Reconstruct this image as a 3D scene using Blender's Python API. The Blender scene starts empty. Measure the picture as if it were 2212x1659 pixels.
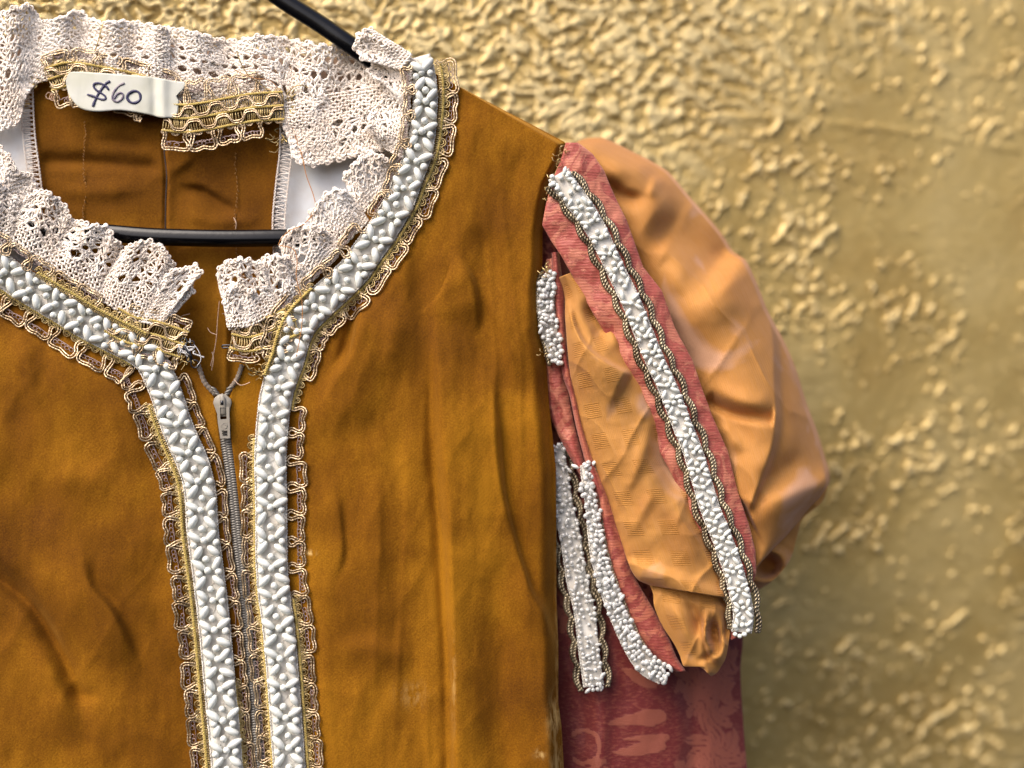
import bpy, math, random
import numpy as np
from mathutils import Vector, Matrix

random.seed(7)
rng = np.random.default_rng(11)
scene = bpy.context.scene
COL = scene.collection

# ------------------------------------------------------------------ camera
S = 0.0002            # metres per unit of the traced drawing (drawing is 2212 x 1659)
DPX = 2500.0          # camera distance from the front of the costume, same unit
cam_d = bpy.data.cameras.new('camera')
cam = bpy.data.objects.new('camera', cam_d)
COL.objects.link(cam)
cam.location = (0, -DPX * S, 0)
cam.rotation_euler = (math.radians(90), 0, 0)
cam_d.sensor_width = 36
cam_d.lens = 36 * DPX / 2212
cam_d.clip_start = 0.01
cam_d.clip_end = 50
cam_d.dof.use_dof = True
cam_d.dof.focus_distance = (DPX - 5) * S
cam_d.dof.aperture_fstop = 2.1
scene.camera = cam

# ------------------------------------------------------------------ light
SUN_DIR = Vector((-0.50, -0.52, 0.80)).normalized()     # towards the sun
EL = math.asin(SUN_DIR.z)
AZ = math.atan2(SUN_DIR.x, SUN_DIR.y)
world = bpy.data.worlds.new('World')
scene.world = world
world.use_nodes = True
wn = world.node_tree
bg = wn.nodes['Background']
sky = wn.nodes.new('ShaderNodeTexSky')
sky.sky_type = 'NISHITA'
sky.sun_disc = False
sky.sun_elevation = EL
sky.sun_rotation = AZ
sky.air_density = 0.6
sky.dust_density = 6.0
sky.ozone_density = 1.0
wn.links.new(sky.outputs[0], bg.inputs[0])
bg.inputs[1].default_value = 0.15
sun_d = bpy.data.lights.new('sun', 'SUN')
sun_d.energy = 0.7
sun_d.angle = math.radians(34)
sun_d.color = (1.0, 0.93, 0.83)
sun = bpy.data.objects.new('sun', sun_d)
COL.objects.link(sun)
sun.rotation_euler = SUN_DIR.to_track_quat('Z', 'Y').to_euler()
vs = scene.view_settings
vs.view_transform = 'Standard'
vs.look = 'None'
vs.exposure = 1.0
vs.gamma = 1.0

# ------------------------------------------------------------------ numeric helpers
def W(a):
    """(x, y, depth) of the drawing -> world metres"""
    a = np.asarray(a, float)
    k = (1 - a[..., 2] / DPX) * S
    return np.stack([(a[..., 0] - 1106) * k, -a[..., 2] * S, -(a[..., 1] - 829.5) * k], -1)

def hsh(ix, iy, seed):
    h = (ix.astype(np.int64) * 374761393 + iy.astype(np.int64) * 668265263 + seed * 974634777) & 0xFFFFFFFF
    h = ((h ^ (h >> 13)) * 1274126177) & 0xFFFFFFFF
    h = h ^ (h >> 16)
    return (h & 0xFFFFFF) / float(0xFFFFFF)

def vn(x, y, seed=0):
    x = np.asarray(x, float); y = np.asarray(y, float)
    ix = np.floor(x); iy = np.floor(y)
    fx = x - ix; fy = y - iy
    fx = fx * fx * fx * (fx * (fx * 6 - 15) + 10); fy = fy * fy * fy * (fy * (fy * 6 - 15) + 10)
    a = hsh(ix, iy, seed); b = hsh(ix + 1, iy, seed); c = hsh(ix, iy + 1, seed); d = hsh(ix + 1, iy + 1, seed)
    return (a * (1 - fx) + b * fx) * (1 - fy) + (c * (1 - fx) + d * fx) * fy

def fbm(x, y, seed=0, o=4):
    t = 0; A = 0.5; n = 0
    for i in range(o):
        t = t + A * vn(x, y, seed + i * 17); n += A
        x = x * 2.03 + 3.1; y = y * 2.03 - 1.7; A *= 0.5
    return t / n

def sst(a, b, x):
    t = np.clip((x - a) / (b - a), 0, 1)
    return t * t * (3 - 2 * t)

def smooth(pts, n):
    """Catmull-Rom through pts, resampled to n points at even arc length"""
    p = np.asarray(pts, float)
    q = np.vstack([2 * p[0] - p[1], p, 2 * p[-1] - p[-2]])
    out = []
    t = np.linspace(0, 1, 14, endpoint=False)[:, None]
    for i in range(len(p) - 1):
        a, b, c, d = q[i], q[i + 1], q[i + 2], q[i + 3]
        out.append(0.5 * (2 * b + (c - a) * t + (2 * a - 5 * b + 4 * c - d) * t ** 2 + (3 * b - a - 3 * c + d) * t ** 3))
    out.append(p[-1:])
    return resample(np.vstack(out), n)

def resample(p, n):
    s = np.r_[0, np.cumsum(np.linalg.norm(np.diff(p, axis=0), axis=1))]
    t = np.linspace(0, s[-1], n)
    return np.stack([np.interp(t, s, p[:, k]) for k in range(p.shape[1])], 1)

def plen(p):
    return float(np.sum(np.linalg.norm(np.diff(np.asarray(p, float), axis=0), axis=1)))

def polydist(x, y, pts):
    """signed distance (positive on the right-hand side walking along in y-down space = left of screen when going down is negative) and t"""
    P = np.stack([x, y], -1)
    pts = np.asarray(pts, float)
    L = np.linalg.norm(np.diff(pts, axis=0), axis=1); cum = np.r_[0, np.cumsum(L)]
    best = np.full(x.shape, 1e9); sg = np.zeros(x.shape); tt = np.zeros(x.shape)
    for i in range(len(pts) - 1):
        a = pts[i]; d = (pts[i + 1] - a)
        t = np.clip(((P - a) @ d) / (d @ d), 0, 1)
        v = P - (a + t[..., None] * d)
        r = np.hypot(v[..., 0], v[..., 1])
        s = np.where(d[0] * v[..., 1] - d[1] * v[..., 0] > 0, -1.0, 1.0)   # +: screen right when walking down
        m = r < best
        best = np.where(m, r, best); sg = np.where(m, s, sg); tt = np.where(m, (cum[i] + t * L[i]) / cum[-1], tt)
    return best * sg, tt

def fold(x, y, pts, h, wl, wr, e0=0.4, e1=0.4):
    """a cloth fold along pts; wl / wr = softness on its left / right when walking down the line"""
    p = smooth(pts, 18)
    s, t = polydist(x, y, p)
    w = np.where(s < 0, wl, wr)
    f = h * np.exp(-(s / w) ** 2)
    if e0: f = f * sst(0, e0, t)
    if e1: f = f * sst(0, e1, 1 - t)
    return f

def folds(x, y, L):
    h = 0
    for f in L: h = h + fold(x, y, *f)
    return h

def creases(x, y, s, sc=70, amp=9):
    a = x + 30 * (fbm(x / 80, y / 80, s, 2) - .5); b_ = y + 30 * (fbm(x / 80 + 3, y / 80, s + 1, 2) - .5)
    r1 = 1 - np.abs(2 * vn((a + .6 * b_) / sc, (b_ - .5 * a) / (2.2 * sc), s + 2) - 1)
    r2 = 1 - np.abs(2 * vn((a - .7 * b_) / (sc * .8), (b_ + .4 * a) / (1.9 * sc), s + 5) - 1)
    return amp * (r1 ** 3 + .8 * r2 ** 3) * (.2 + .8 * fbm(x / 90, y / 90, s + 9, 2))

# ------------------------------------------------------------------ mesh helpers
class MB:
    def __init__(s):
        s.v = []; s.f = []; s.n = 0; s.uv = []; s.at = []
    def add(s, verts, quads, uv=None, at=None):
        verts = np.asarray(verts, float).reshape(-1, 3)
        s.v.append(verts); s.f.append(np.asarray(quads, np.int64) + s.n)
        s.uv.append(np.zeros((len(verts), 2)) if uv is None else np.asarray(uv).reshape(-1, 2))
        s.at.append(np.zeros(len(verts)) if at is None else np.asarray(at).ravel())
        s.n += len(verts)
    def tube(s, path, r, sides=5, closed=False, caps=True, ref=None):
        """path in drawing units"""
        p = np.asarray(path, float); n = len(p)
        if closed: t = np.roll(p, -1, 0) - np.roll(p, 1, 0)
        else: t = np.gradient(p, axis=0)
        t = t / (np.linalg.norm(t, axis=1)[:, None] + 1e-9)
        rf = np.array([0.05, 0.03, 1.0]) if ref is None else np.asarray(ref, float)
        a = np.cross(t, rf); a /= (np.linalg.norm(a, axis=1)[:, None] + 1e-9)
        b = np.cross(a, t)
        ang = np.arange(sides) * 2 * math.pi / sides
        r = np.broadcast_to(np.asarray(r, float), (n,))
        v = p[:, None, :] + r[:, None, None] * (np.cos(ang)[None, :, None] * a[:, None, :] + np.sin(ang)[None, :, None] * b[:, None, :])
        i = np.arange(n if closed else n - 1)[:, None]; j = np.arange(sides)[None, :]
        i2 = (i + 1) % n; j2 = (j + 1) % sides
        q = np.stack([i * sides + j, i * sides + j2, i2 * sides + j2, i2 * sides + j], -1).reshape(-1, 4)
        s.add(W(v.reshape(-1, 3)), q)
    def tubes(s, paths, r, sides=4):
        """K equal-length paths (K, N, 3)"""
        p = np.asarray(paths, float); K, n, _ = p.shape
        t = np.gradient(p, axis=1); t = t / (np.linalg.norm(t, axis=2)[..., None] + 1e-9)
        a = np.cross(t, np.array([0.05, 0.03, 1.0])); a /= (np.linalg.norm(a, axis=2)[..., None] + 1e-9)
        b = np.cross(a, t)
        ang = np.arange(sides) * 2 * math.pi / sides + 0.4
        v = p[:, :, None, :] + r * (np.cos(ang)[None, None, :, None] * a[:, :, None, :] + np.sin(ang)[None, None, :, None] * b[:, :, None, :])
        k = np.arange(K)[:, None, None] * n * sides; i = np.arange(n - 1)[None, :, None]; j = np.arange(sides)[None, None, :]
        j2 = (j + 1) % sides
        q = np.stack([k + i * sides + j, k + i * sides + j2, k + (i + 1) * sides + j2, k + (i + 1) * sides + j], -1).reshape(-1, 4)
        s.add(W(v.reshape(-1, 3)), q)
    def grid(s, P, thick=3.0, uv=None, at=None, world=False):
        """P (nv, nu, 3) drawing units -> a closed thin sheet with real thickness"""
        nv, nu, _ = P.shape
        back = P.copy(); back[..., 2] -= thick
        V = np.concatenate([P.reshape(-1, 3), back.reshape(-1, 3)])
        idx = np.arange(nv * nu).reshape(nv, nu)
        f = np.stack([idx[:-1, :-1], idx[1:, :-1], idx[1:, 1:], idx[:-1, 1:]], -1).reshape(-1, 4)
        N = nv * nu
        bk = f[:, ::-1] + N
        ring = np.r_[idx[0, :], idx[1:, -1], idx[-1, -2::-1], idx[-2:0:-1, 0]]
        r2 = np.roll(ring, -1)
        side = np.stack([ring, r2, r2 + N, ring + N], -1)
        uvv = None if uv is None else np.concatenate([uv.reshape(-1, 2)] * 2)
        att = None if at is None else np.concatenate([at.ravel()] * 2)
        s.add(W(V), np.vstack([f, bk, side]), uvv, att)
    def poly_prism(s, pts, d0, d1, bev=0.0):
        """flat outline given thickness, via fan quads (convexish outlines)"""
        p = np.asarray(pts, float); n = len(p); c = p.mean(0)
        rings = [np.c_[p, np.full(n, d0)]]
        if bev:
            dirn = p - c; L = np.linalg.norm(dirn, axis=1)[:, None]
            rings.append(np.c_[p, np.full(n, d1 - bev)])
            rings.append(np.c_[c + dirn * (1 - bev / L), np.full(n, d1)])
        else: rings.append(np.c_[p, np.full(n, d1)])
        rings.append(np.c_[np.repeat(c[None], n, 0), np.full(n, d1)])
        V = np.vstack(rings)
        q = []
        for k in range(len(rings) - 1):
            for i in range(n):
                j = (i + 1) % n
                q.append((k * n + i, k * n + j, (k + 1) * n + j, (k + 1) * n + i))
        s.add(W(V), q)
    def build(s, name, mat, parent=None, flat=False, kind=None, root=None):
        V = np.vstack(s.v); F = np.vstack(s.f)
        me = bpy.data.meshes.new(name)
        me.vertices.add(len(V)); me.vertices.foreach_set('co', V.astype(np.float32).ravel())
        nf = len(F)
        me.loops.add(nf * 4); me.loops.foreach_set('vertex_index', F.astype(np.int32).ravel())
        me.polygons.add(nf)
        me.polygons.foreach_set('loop_start', np.arange(0, nf * 4, 4, dtype=np.int32))
        me.polygons.foreach_set('loop_total', np.full(nf, 4, np.int32))
        me.polygons.foreach_set('use_smooth', np.full(nf, not flat, bool))
        uvl = me.uv_layers.new(name='UVMap')
        U = np.vstack(s.uv)[F.ravel()]
        uvl.data.foreach_set('uv', U.astype(np.float32).ravel())
        A = np.concatenate(s.at)
        if np.any(A):
            a = me.attributes.new('motif', 'FLOAT', 'POINT'); a.data.foreach_set('value', A.astype(np.float32))
        me.update(calc_edges=True); me.validate()
        me.materials.append(mat)
        return link(name, me, parent, kind)

BASES = {}
def link(name, me, parent=None, kind=None):
    o = bpy.data.objects.new(name, me)
    COL.objects.link(o)
    if parent is not None:
        o.parent = parent
        if parent.name in BASES: o.matrix_parent_inverse = Matrix.Translation(-Vector(BASES[parent.name]))
    if kind: o['kind'] = kind
    return o

def thing(name, label, cat, loc):
    o = bpy.data.objects.new(name, None)
    COL.objects.link(o)
    o.location = loc; o.empty_display_size = 0.02
    o['label'] = label; o['category'] = cat
    BASES[o.name] = loc
    return o

def sheet(left, right, nu, nv, hfun, thick=3.0, lin=False):
    """ruled sheet between two traced edges; hfun(x, y, u, v) -> depth"""
    L = resample(np.asarray(left, float), nv) if lin else smooth(left, nv)
    R = resample(np.asarray(right, float), nv) if lin else smooth(right, nv)
    u = np.linspace(0, 1, nu)[None, :]; v = np.linspace(0, 1, nv)[:, None] * np.ones((1, nu))
    X = L[:, :1] * (1 - u) + R[:, :1] * u; Y = L[:, 1:] * (1 - u) + R[:, 1:] * u
    U = np.ones((nv, 1)) * u
    D = hfun(X, Y, U, v)
    P = np.stack([X, Y, D + 0 * X], -1)
    w = np.linalg.norm(R - L, axis=1).mean(); h = plen(L)
    uv = np.stack([U * w / 100, v * h / 100], -1)
    return P, uv

# ------------------------------------------------------------------ materials
def mat(name, color=(0.5, 0.5, 0.5), rough=0.6, metal=0.0, **kw):
    m = bpy.data.materials.new(name); m.use_nodes = True
    b = m.node_tree.nodes['Principled BSDF']
    b.inputs['Base Color'].default_value = (*color, 1); b.inputs['Roughness'].default_value = rough
    b.inputs['Metallic'].default_value = metal
    for k, v in kw.items():
        b.inputs[k.replace('_', ' ')].default_value = v
    return m, m.node_tree, b

def nd(t, typ, **kw):
    n = t.nodes.new(typ)
    for k, v in kw.items():
        if hasattr(n, k) and not k[0].isupper(): setattr(n, k, v)
        else: n.inputs[k.replace('_', ' ')].default_value = v
    return n

def coords(t, which='Object', scale=(1, 1, 1), rot=(0, 0, 0)):
    c = t.nodes.new('ShaderNodeTexCoord'); m = t.nodes.new('ShaderNodeMapping')
    m.inputs['Scale'].default_value = scale; m.inputs['Rotation'].default_value = rot
    t.links.new(c.outputs[which], m.inputs[0])
    return m.outputs[0]

def noise(t, vec, scale, detail=3, rough=0.55, dist=0.0):
    n = nd(t, 'ShaderNodeTexNoise', Scale=scale, Detail=detail, Roughness=rough, Distortion=dist)
    t.links.new(vec, n.inputs['Vector'])
    return n.outputs['Fac']

def ramp(t, fac, stops):
    r = t.nodes.new('ShaderNodeValToRGB')
    e = r.color_ramp.elements
    while len(e) > 1: e.remove(e[-1])
    for i, (p, c) in enumerate(stops):
        k = e[0] if i == 0 else e.new(p)
        k.position = p; k.color = (*c, 1) if len(c) == 3 else c
    t.links.new(fac, r.inputs[0])
    return r.outputs[0]

def math_(t, op, a, b=None, c=None):
    n = t.nodes.new('ShaderNodeMath'); n.operation = op
    for i, x in enumerate((a, b, c)):
        if x is None: continue
        if isinstance(x, (int, float)): n.inputs[i].default_value = x
        else: t.links.new(x, n.inputs[i])
    return n.outputs[0]

def mixc(t, fac, a, b, mode='MIX'):
    n = t.nodes.new('ShaderNodeMix'); n.data_type = 'RGBA'; n.blend_type = mode
    for i, x in ((0, fac), (6, a), (7, b)):
        if isinstance(x, (int, float)): n.inputs[i].default_value = x
        elif isinstance(x, tuple): n.inputs[i].default_value = (*x, 1)
        else: t.links.new(x, n.inputs[i])
    return n.outputs[2]

def bump(t, b, h, strength=0.5, dist=0.0003, prev=None):
    n = t.nodes.new('ShaderNodeBump'); n.inputs['Strength'].default_value = strength; n.inputs['Distance'].default_value = dist
    t.links.new(h, n.inputs['Height'])
    if prev is not None: t.links.new(prev, n.inputs['Normal'])
    t.links.new(n.outputs[0], b.inputs['Normal'])
    return n.outputs[0]

def velvet(name, dark, mid, light):
    m, t, b = mat(name, mid, 0.9, Sheen_Weight=0.9, Sheen_Roughness=0.26, Sheen_Tint=(1.0, 0.56, 0.12, 1))
    b.inputs['Specular IOR Level'].default_value = 0.15
    v = coords(t)
    big = noise(t, v, 20, 4, 0.5, 0.3)
    vs_ = coords(t, scale=(1.0, 1.0, 0.22))
    streak = noise(t, vs_, 190, 4, 0.6)
    fine = noise(t, v, 1500, 2, 0.6)
    a = math_(t, 'MULTIPLY_ADD', streak, 0.16, math_(t, 'MULTIPLY_ADD', noise(t, v, 9, 3, 0.5, 0.5), 0.45, math_(t, 'MULTIPLY', big, 0.60)))
    a = math_(t, 'MULTIPLY_ADD', fine, 0.34, a)
    c = ramp(t, a, [(0.55, dark), (0.75, mid), (0.93, light)])
    at = t.nodes.new('ShaderNodeAttribute'); at.attribute_name = 'motif'
    wr = math_(t, 'MULTIPLY', at.outputs['Fac'], ramp(t, noise(t, coords(t, scale=(1, 1, 0.4)), 420, 3, 0.6), [(0.40, (0, 0, 0)), (0.62, (1, 1, 1))]))
    c = mixc(t, wr, c, (0.55, 0.36, 0.13))
    t.links.new(c, b.inputs['Base Color'])
    wv = nd(t, 'ShaderNodeTexWave', Scale=330, Distortion=2.0, Detail=2)
    wv.bands_direction = 'DIAGONAL'
    t.links.new(coords(t, scale=(1, 0, -1)), wv.inputs['Vector'])
    hgt = math_(t, 'MULTIPLY_ADD', wv.outputs['Fac'], 0.14, fine)
    hgt = math_(t, 'MULTIPLY_ADD', streak, 0.25, hgt)
    bump(t, b, hgt, 0.5, 0.00025)
    return m

M = {}
M['velvet'] = velvet('velvet', (0.076, 0.0245, 0.0005), (0.162, 0.060, 0.0009), (0.285, 0.120, 0.004))
M['velvet_in'] = velvet('velvet_inside', (0.075, 0.025, 0.0006), (0.150, 0.056, 0.0012), (0.26, 0.112, 0.006))

def cotton(name, col, tint=0.12):
    m, t, b = mat(name, col, 0.85, Sheen_Weight=0.2)
    b.inputs['Specular IOR Level'].default_value = 0.2
    v = coords(t)
    n1 = noise(t, v, 90, 3); n2 = noise(t, v, 2600, 2)
    d = tuple(x * y for x, y in zip(col, (0.92, 0.87, 0.82)))
    t.links.new(ramp(t, n1, [(0.35, d), (0.62, col)]), b.inputs['Base Color'])
    bump(t, b, n2, 0.6, 0.0002)
    return m
M['lace'] = cotton('lace_cotton', (0.91, 0.84, 0.755))
M['thread_white'] = cotton('white_thread', (0.80, 0.74, 0.68))
M['thread_peach'] = cotton('peach_thread', (0.72, 0.52, 0.38))
M['velvet_stitch'] = cotton('ochre_thread', (0.24, 0.115, 0.02))
M['thread_orange'] = cotton('orange_thread', (0.45, 0.20, 0.06))
M['collar_lining'] = cotton('peach_lining', (0.50, 0.37, 0.29))
M['lining'] = cotton('white_lining', (0.66, 0.68, 0.70))
M['tape_ribbon'] = cotton('white_ribbon', (0.72, 0.70, 0.645))
M['net'] = cotton('mauve_net', (0.34, 0.25, 0.23))
M['yellow'] = cotton('yellow_thread', (0.50, 0.38, 0.11))

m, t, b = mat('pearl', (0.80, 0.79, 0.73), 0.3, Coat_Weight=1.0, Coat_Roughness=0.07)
b.inputs['Specular IOR Level'].default_value = 0.6
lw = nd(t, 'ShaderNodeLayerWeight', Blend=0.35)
t.links.new(ramp(t, lw.outputs['Facing'], [(0.0, (0.76, 0.74, 0.66)), (0.5, (0.75, 0.705, 0.58)), (0.85, (0.60, 0.54, 0.40)), (1.0, (0.42, 0.36, 0.24))]), b.inputs['Base Color'])  # darker shading toward the bead edges, put into the colour
b.inputs['Coat Tint'].default_value = (0.9, 0.95, 1, 1)
M['pearl'] = m
m, t, b = mat('clear_pearl', (0.70, 0.70, 0.67), 0.14, Coat_Weight=1.0, Transmission_Weight=0.3)
M['pearl_small'] = m

def cord(name, c1, c2, metal=0.75, rough=0.32, sc=1500):
    m, t, b = mat(name, c1, rough, metal)
    v = coords(t)
    n = noise(t, v, 130, 3); n2 = noise(t, v, sc, 1)
    t.links.new(ramp(t, n, [(0.35, c2), (0.6, c1)]), b.inputs['Base Color'])
    bump(t, b, n2, 0.7, 0.0003)
    return m
M['gold'] = cord('gold_cord', (0.62, 0.48, 0.31), (0.36, 0.26, 0.15))
M['gold_core'] = cord('gold_core', (0.55, 0.42, 0.19), (0.26, 0.18, 0.07))
M['antique'] = cord('antique_cord', (0.36, 0.30, 0.20), (0.14, 0.11, 0.07))

m, t, b = mat('black_plastic', (0.003, 0.003, 0.004), 0.16)
b.inputs['Specular IOR Level'].default_value = 0.28
n = noise(t, coords(t, scale=(1, 1, 1)), 400, 3)
bump(t, b, n, 0.12, 0.0003)
M['black'] = m

m, t, b = mat('masking_tape', (0.62, 0.62, 0.52), 0.6)
n = noise(t, coords(t), 60, 3); n2 = noise(t, coords(t, scale=(1, 1, 0.4)), 900, 3)
t.links.new(ramp(t, n, [(0.3, (0.50, 0.50, 0.39)), (0.6, (0.58, 0.585, 0.52))]), b.inputs['Base Color'])
bump(t, b, n2, 0.25, 0.0002)
M['tape'] = m
m, t, b = mat('navy_ink', (0.018, 0.016, 0.07), 0.5); M['ink'] = m
m, t, b = mat('faded_ink', (0.13, 0.10, 0.15), 0.6)
n = noise(t, coords(t), 900, 2)
t.links.new(ramp(t, n, [(0.35, (0.06, 0.05, 0.11)), (0.65, (0.25, 0.21, 0.23))]), b.inputs['Base Color'])
M['ink_faded'] = m

m, t, b = mat('zip_enamel', (0.27, 0.245, 0.20), 0.42); M['zip'] = m
n = noise(t, coords(t), 300, 3); bump(t, b, n, 0.1, 0.0002)
m, t, b = mat('zip_teeth', (0.26, 0.235, 0.205), 0.38, 0.45); M['teeth'] = m
n = noise(t, coords(t), 200, 2); t.links.new(ramp(t, n, [(0.3, (0.09, 0.083, 0.075)), (0.7, (0.17, 0.157, 0.135))]), b.inputs['Base Color'])
M['zip_tape'] = cotton('zip_tape', (0.20, 0.165, 0.13))
m, t, b = mat('dark_wire', (0.05, 0.05, 0.055), 0.3, 0.9); M['wire'] = m
n = noise(t, coords(t), 500, 2); bump(t, b, n, 0.1, 0.0002)

# orange shot silk with woven checks
def silk(name, base, dark, pink, check):
    m, t, b = mat(name, base, 0.72, Sheen_Weight=0.3, Sheen_Roughness=0.4, Sheen_Tint=(0.95, 0.62, 0.55, 1))
    b.inputs['Specular IOR Level'].default_value = 0.2
    uv = coords(t, 'UV')
    v = coords(t)
    n = noise(t, v, 24, 3, 0.5, 0.8)
    c = ramp(t, n, [(0.34, dark), (0.50, base), (0.57, base), (0.68, pink)])
    fib = noise(t, coords(t, 'UV', scale=(34, 1.6, 1)), 1.4, 3)
    fib2 = noise(t, coords(t, 'UV', scale=(1.6, 34, 1)), 1.4, 3)
    c = mixc(t, math_(t, 'MULTIPLY', fib2, 0.35), c, dark)
    c = mixc(t, math_(t, 'MULTIPLY', fib, 0.30), c, pink)
    sx = t.nodes.new('ShaderNodeSeparateXYZ'); t.links.new(uv, sx.inputs[0])
    thr = nd(t, 'ShaderNodeTexWave', Scale=9.0, Distortion=0.6, Detail=1)
    t.links.new(uv, thr.inputs['Vector'])
    hgt = math_(t, 'MULTIPLY', thr.outputs['Fac'], 0.3)
    if check:
        px = math_(t, 'PINGPONG', sx.outputs[0], 0.30); py = math_(t, 'PINGPONG', sx.outputs[1], 0.33)
        mask = math_(t, 'MULTIPLY', math_(t, 'GREATER_THAN', px, 0.15), math_(t, 'GREATER_THAN', py, 0.16))
        rib = nd(t, 'ShaderNodeTexWave', Scale=7.5, Distortion=1.5, Detail=2); rib.bands_direction = 'Y'
        t.links.new(uv, rib.inputs['Vector'])
        rm = math_(t, 'MULTIPLY', mask, rib.outputs['Fac'])
        hgt = math_(t, 'MULTIPLY_ADD', rm, 1.0, hgt)
        c = mixc(t, math_(t, 'MULTIPLY', rm, 0.5), c, dark)
        slub = noise(t, coords(t, 'UV', scale=(3, 40, 1)), 1.5, 2)
        hgt = math_(t, 'MULTIPLY_ADD', slub, 0.6, hgt)
    t.links.new(c, b.inputs['Base Color'])
    w = noise(t, v, 1700, 2)
    hgt = math_(t, 'MULTIPLY_ADD', w, 0.5, hgt)
    hgt = math_(t, 'MULTIPLY_ADD', noise(t, v, 90, 3, .5), 0.8, hgt)
    bump(t, b, hgt, 0.5, 0.00028)
    return m
M['silk'] = silk('orange_silk', (0.44, 0.195, 0.032), (0.37, 0.150, 0.016), (0.52, 0.30, 0.19), False)
M['silk_check'] = silk('orange_checked_silk', (0.45, 0.205, 0.032), (0.33, 0.132, 0.012), (0.51, 0.30, 0.19), True)

def brocade(name, red, dark, salmon, sc, use_motif=False):
    m, t, b = mat(name, red, 0.5, Sheen_Weight=0.3, Sheen_Tint=(1, 0.6, 0.55, 1))
    b.inputs['Specular IOR Level'].default_value = 0.35
    v = coords(t)
    warp = nd(t, 'ShaderNodeTexNoise', Scale=sc * 0.8, Detail=2, Distortion=1.6)
    t.links.new(v, warp.inputs['Vector'])
    n = noise(t, warp.outputs['Color'], 5.2, 2, 0.45, 0.5)
    edge = noise(t, coords(t, scale=(1, 1, 3)), 1300, 2)
    k = math_(t, 'MULTIPLY_ADD', math_(t, 'SUBTRACT', edge, 0.5), 0.22, n)
    mk = ramp(t, k, [(0.49, (0, 0, 0)), (0.53, (1, 1, 1))])
    if use_motif:
        at = t.nodes.new('ShaderNodeAttribute'); at.attribute_name = 'motif'
        k2 = math_(t, 'MULTIPLY_ADD', math_(t, 'SUBTRACT', edge, 0.5), 0.5, at.outputs['Fac'])
        k2 = math_(t, 'MULTIPLY_ADD', math_(t, 'SUBTRACT', noise(t, v, 260, 3), 0.5), 0.45, k2)
        mk = ramp(t, k2, [(0.40, (0, 0, 0)), (0.60, (1, 1, 1))])
    wf = nd(t, 'ShaderNodeTexWave', Scale=(430 if use_motif else 250), Distortion=2.5, Detail=2); wf.bands_direction = 'Z'
    t.links.new(v, wf.inputs['Vector'])
    c0 = mixc(t, noise(t, v, 60, 3), dark, red)
    yarn = noise(t, coords(t, scale=(1, 1, 3.2)), 420, 3, 0.6)
    c0 = mixc(t, math_(t, 'MULTIPLY', ramp(t, yarn, [(0.48, (0, 0, 0)), (0.66, (1, 1, 1))]), 0.5), c0, salmon)
    c1 = mixc(t, math_(t, 'MULTIPLY', wf.outputs['Fac'], 0.32), salmon, red)
    t.links.new(mixc(t, mk, c0, c1), b.inputs['Base Color'])
    hh = math_(t, 'MULTIPLY_ADD', mk, 0.7, math_(t, 'MULTIPLY', wf.outputs['Fac'], 0.45))
    hh = math_(t, 'MULTIPLY_ADD', edge, 0.6, hh)
    hh = math_(t, 'MULTIPLY_ADD', yarn, 1.0, hh)
    bump(t, b, hh, 0.5, 0.0003)
    return m
M['brocade'] = brocade('red_brocade', (0.27, 0.048, 0.036), (0.19, 0.030, 0.026), (0.42, 0.13, 0.075), 30)
M['brocade_pink'] = brocade('rose_brocade', (0.38, 0.085, 0.062), (0.29, 0.055, 0.045), (0.48, 0.17, 0.105), 40)
M['brocade_deep'] = brocade('deep_red_brocade', (0.135, 0.013, 0.012), (0.095, 0.008, 0.009), (0.25, 0.072, 0.042), 26, True)

# gold painted plaster
m, t, b = mat('gold_plaster', (0.42, 0.31, 0.12), 0.44, 0.5)
v = coords(t)
n1 = noise(t, v, 14, 4); n2 = noise(t, v, 190, 5, 0.7); n3 = noise(t, v, 900, 4, 0.65)
c = ramp(t, n1, [(0.35, (0.45, 0.305, 0.092)), (0.5, (0.53, 0.378, 0.128)), (0.68, (0.61, 0.455, 0.18))])
c = mixc(t, math_(t, 'MULTIPLY', ramp(t, n2, [(0.52, (0, 0, 0)), (0.72, (1, 1, 1))]), 0.35), c, (0.70, 0.56, 0.27))
at = t.nodes.new('ShaderNodeAttribute'); at.attribute_name = 'motif'      # lit tops and glints of raised plaster painted in as pale gold
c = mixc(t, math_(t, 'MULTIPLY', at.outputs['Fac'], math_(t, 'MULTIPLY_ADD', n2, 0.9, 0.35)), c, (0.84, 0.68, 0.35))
t.links.new(c, b.inputs['Base Color'])
t.links.new(ramp(t, n2, [(0.3, (0.40,) * 3), (0.7, (0.62,) * 3)]), b.inputs['Roughness'])
bump(t, b, math_(t, 'MULTIPLY_ADD', n3, 0.6, n2), 0.8, 0.0009)
M['wall'] = m

# ------------------------------------------------------------------ the wall
def axis(a, b, lo, hi, fine, coarse):
    return np.unique(np.r_[np.arange(a, lo, coarse), np.arange(lo, hi, fine), np.arange(hi, b + coarse, coarse)])
ax = axis(-0.50, 0.62, -0.265, 0.285, 0.00076, 0.004)
az = axis(-0.46, 0.40, -0.215, 0.205, 0.00076, 0.004)
XX, ZZ = np.meshgrid(ax, az)
ux = XX / S; uz = -ZZ / S                        # drawing-sized units, z downwards
q1 = fbm(ux / 90, uz / 90, 5, 3) - 0.5; q2 = fbm(ux / 90 + 9, uz / 90 + 4, 9, 3) - 0.5
wx = ux + 70 * q1 + 10 * (fbm(ux / 14, uz / 14, 15, 2) - .5); wz = uz + 70 * q2 + 10 * (fbm(ux / 14 + 4, uz / 14, 16, 2) - .5)
zone = sst(-0.15, 0.75, (-(ux - 200) / 850 - (uz + 250) / 650) + 1.1 * (fbm(ux / 260, uz / 260, 31, 3) - 0.5))
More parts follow.
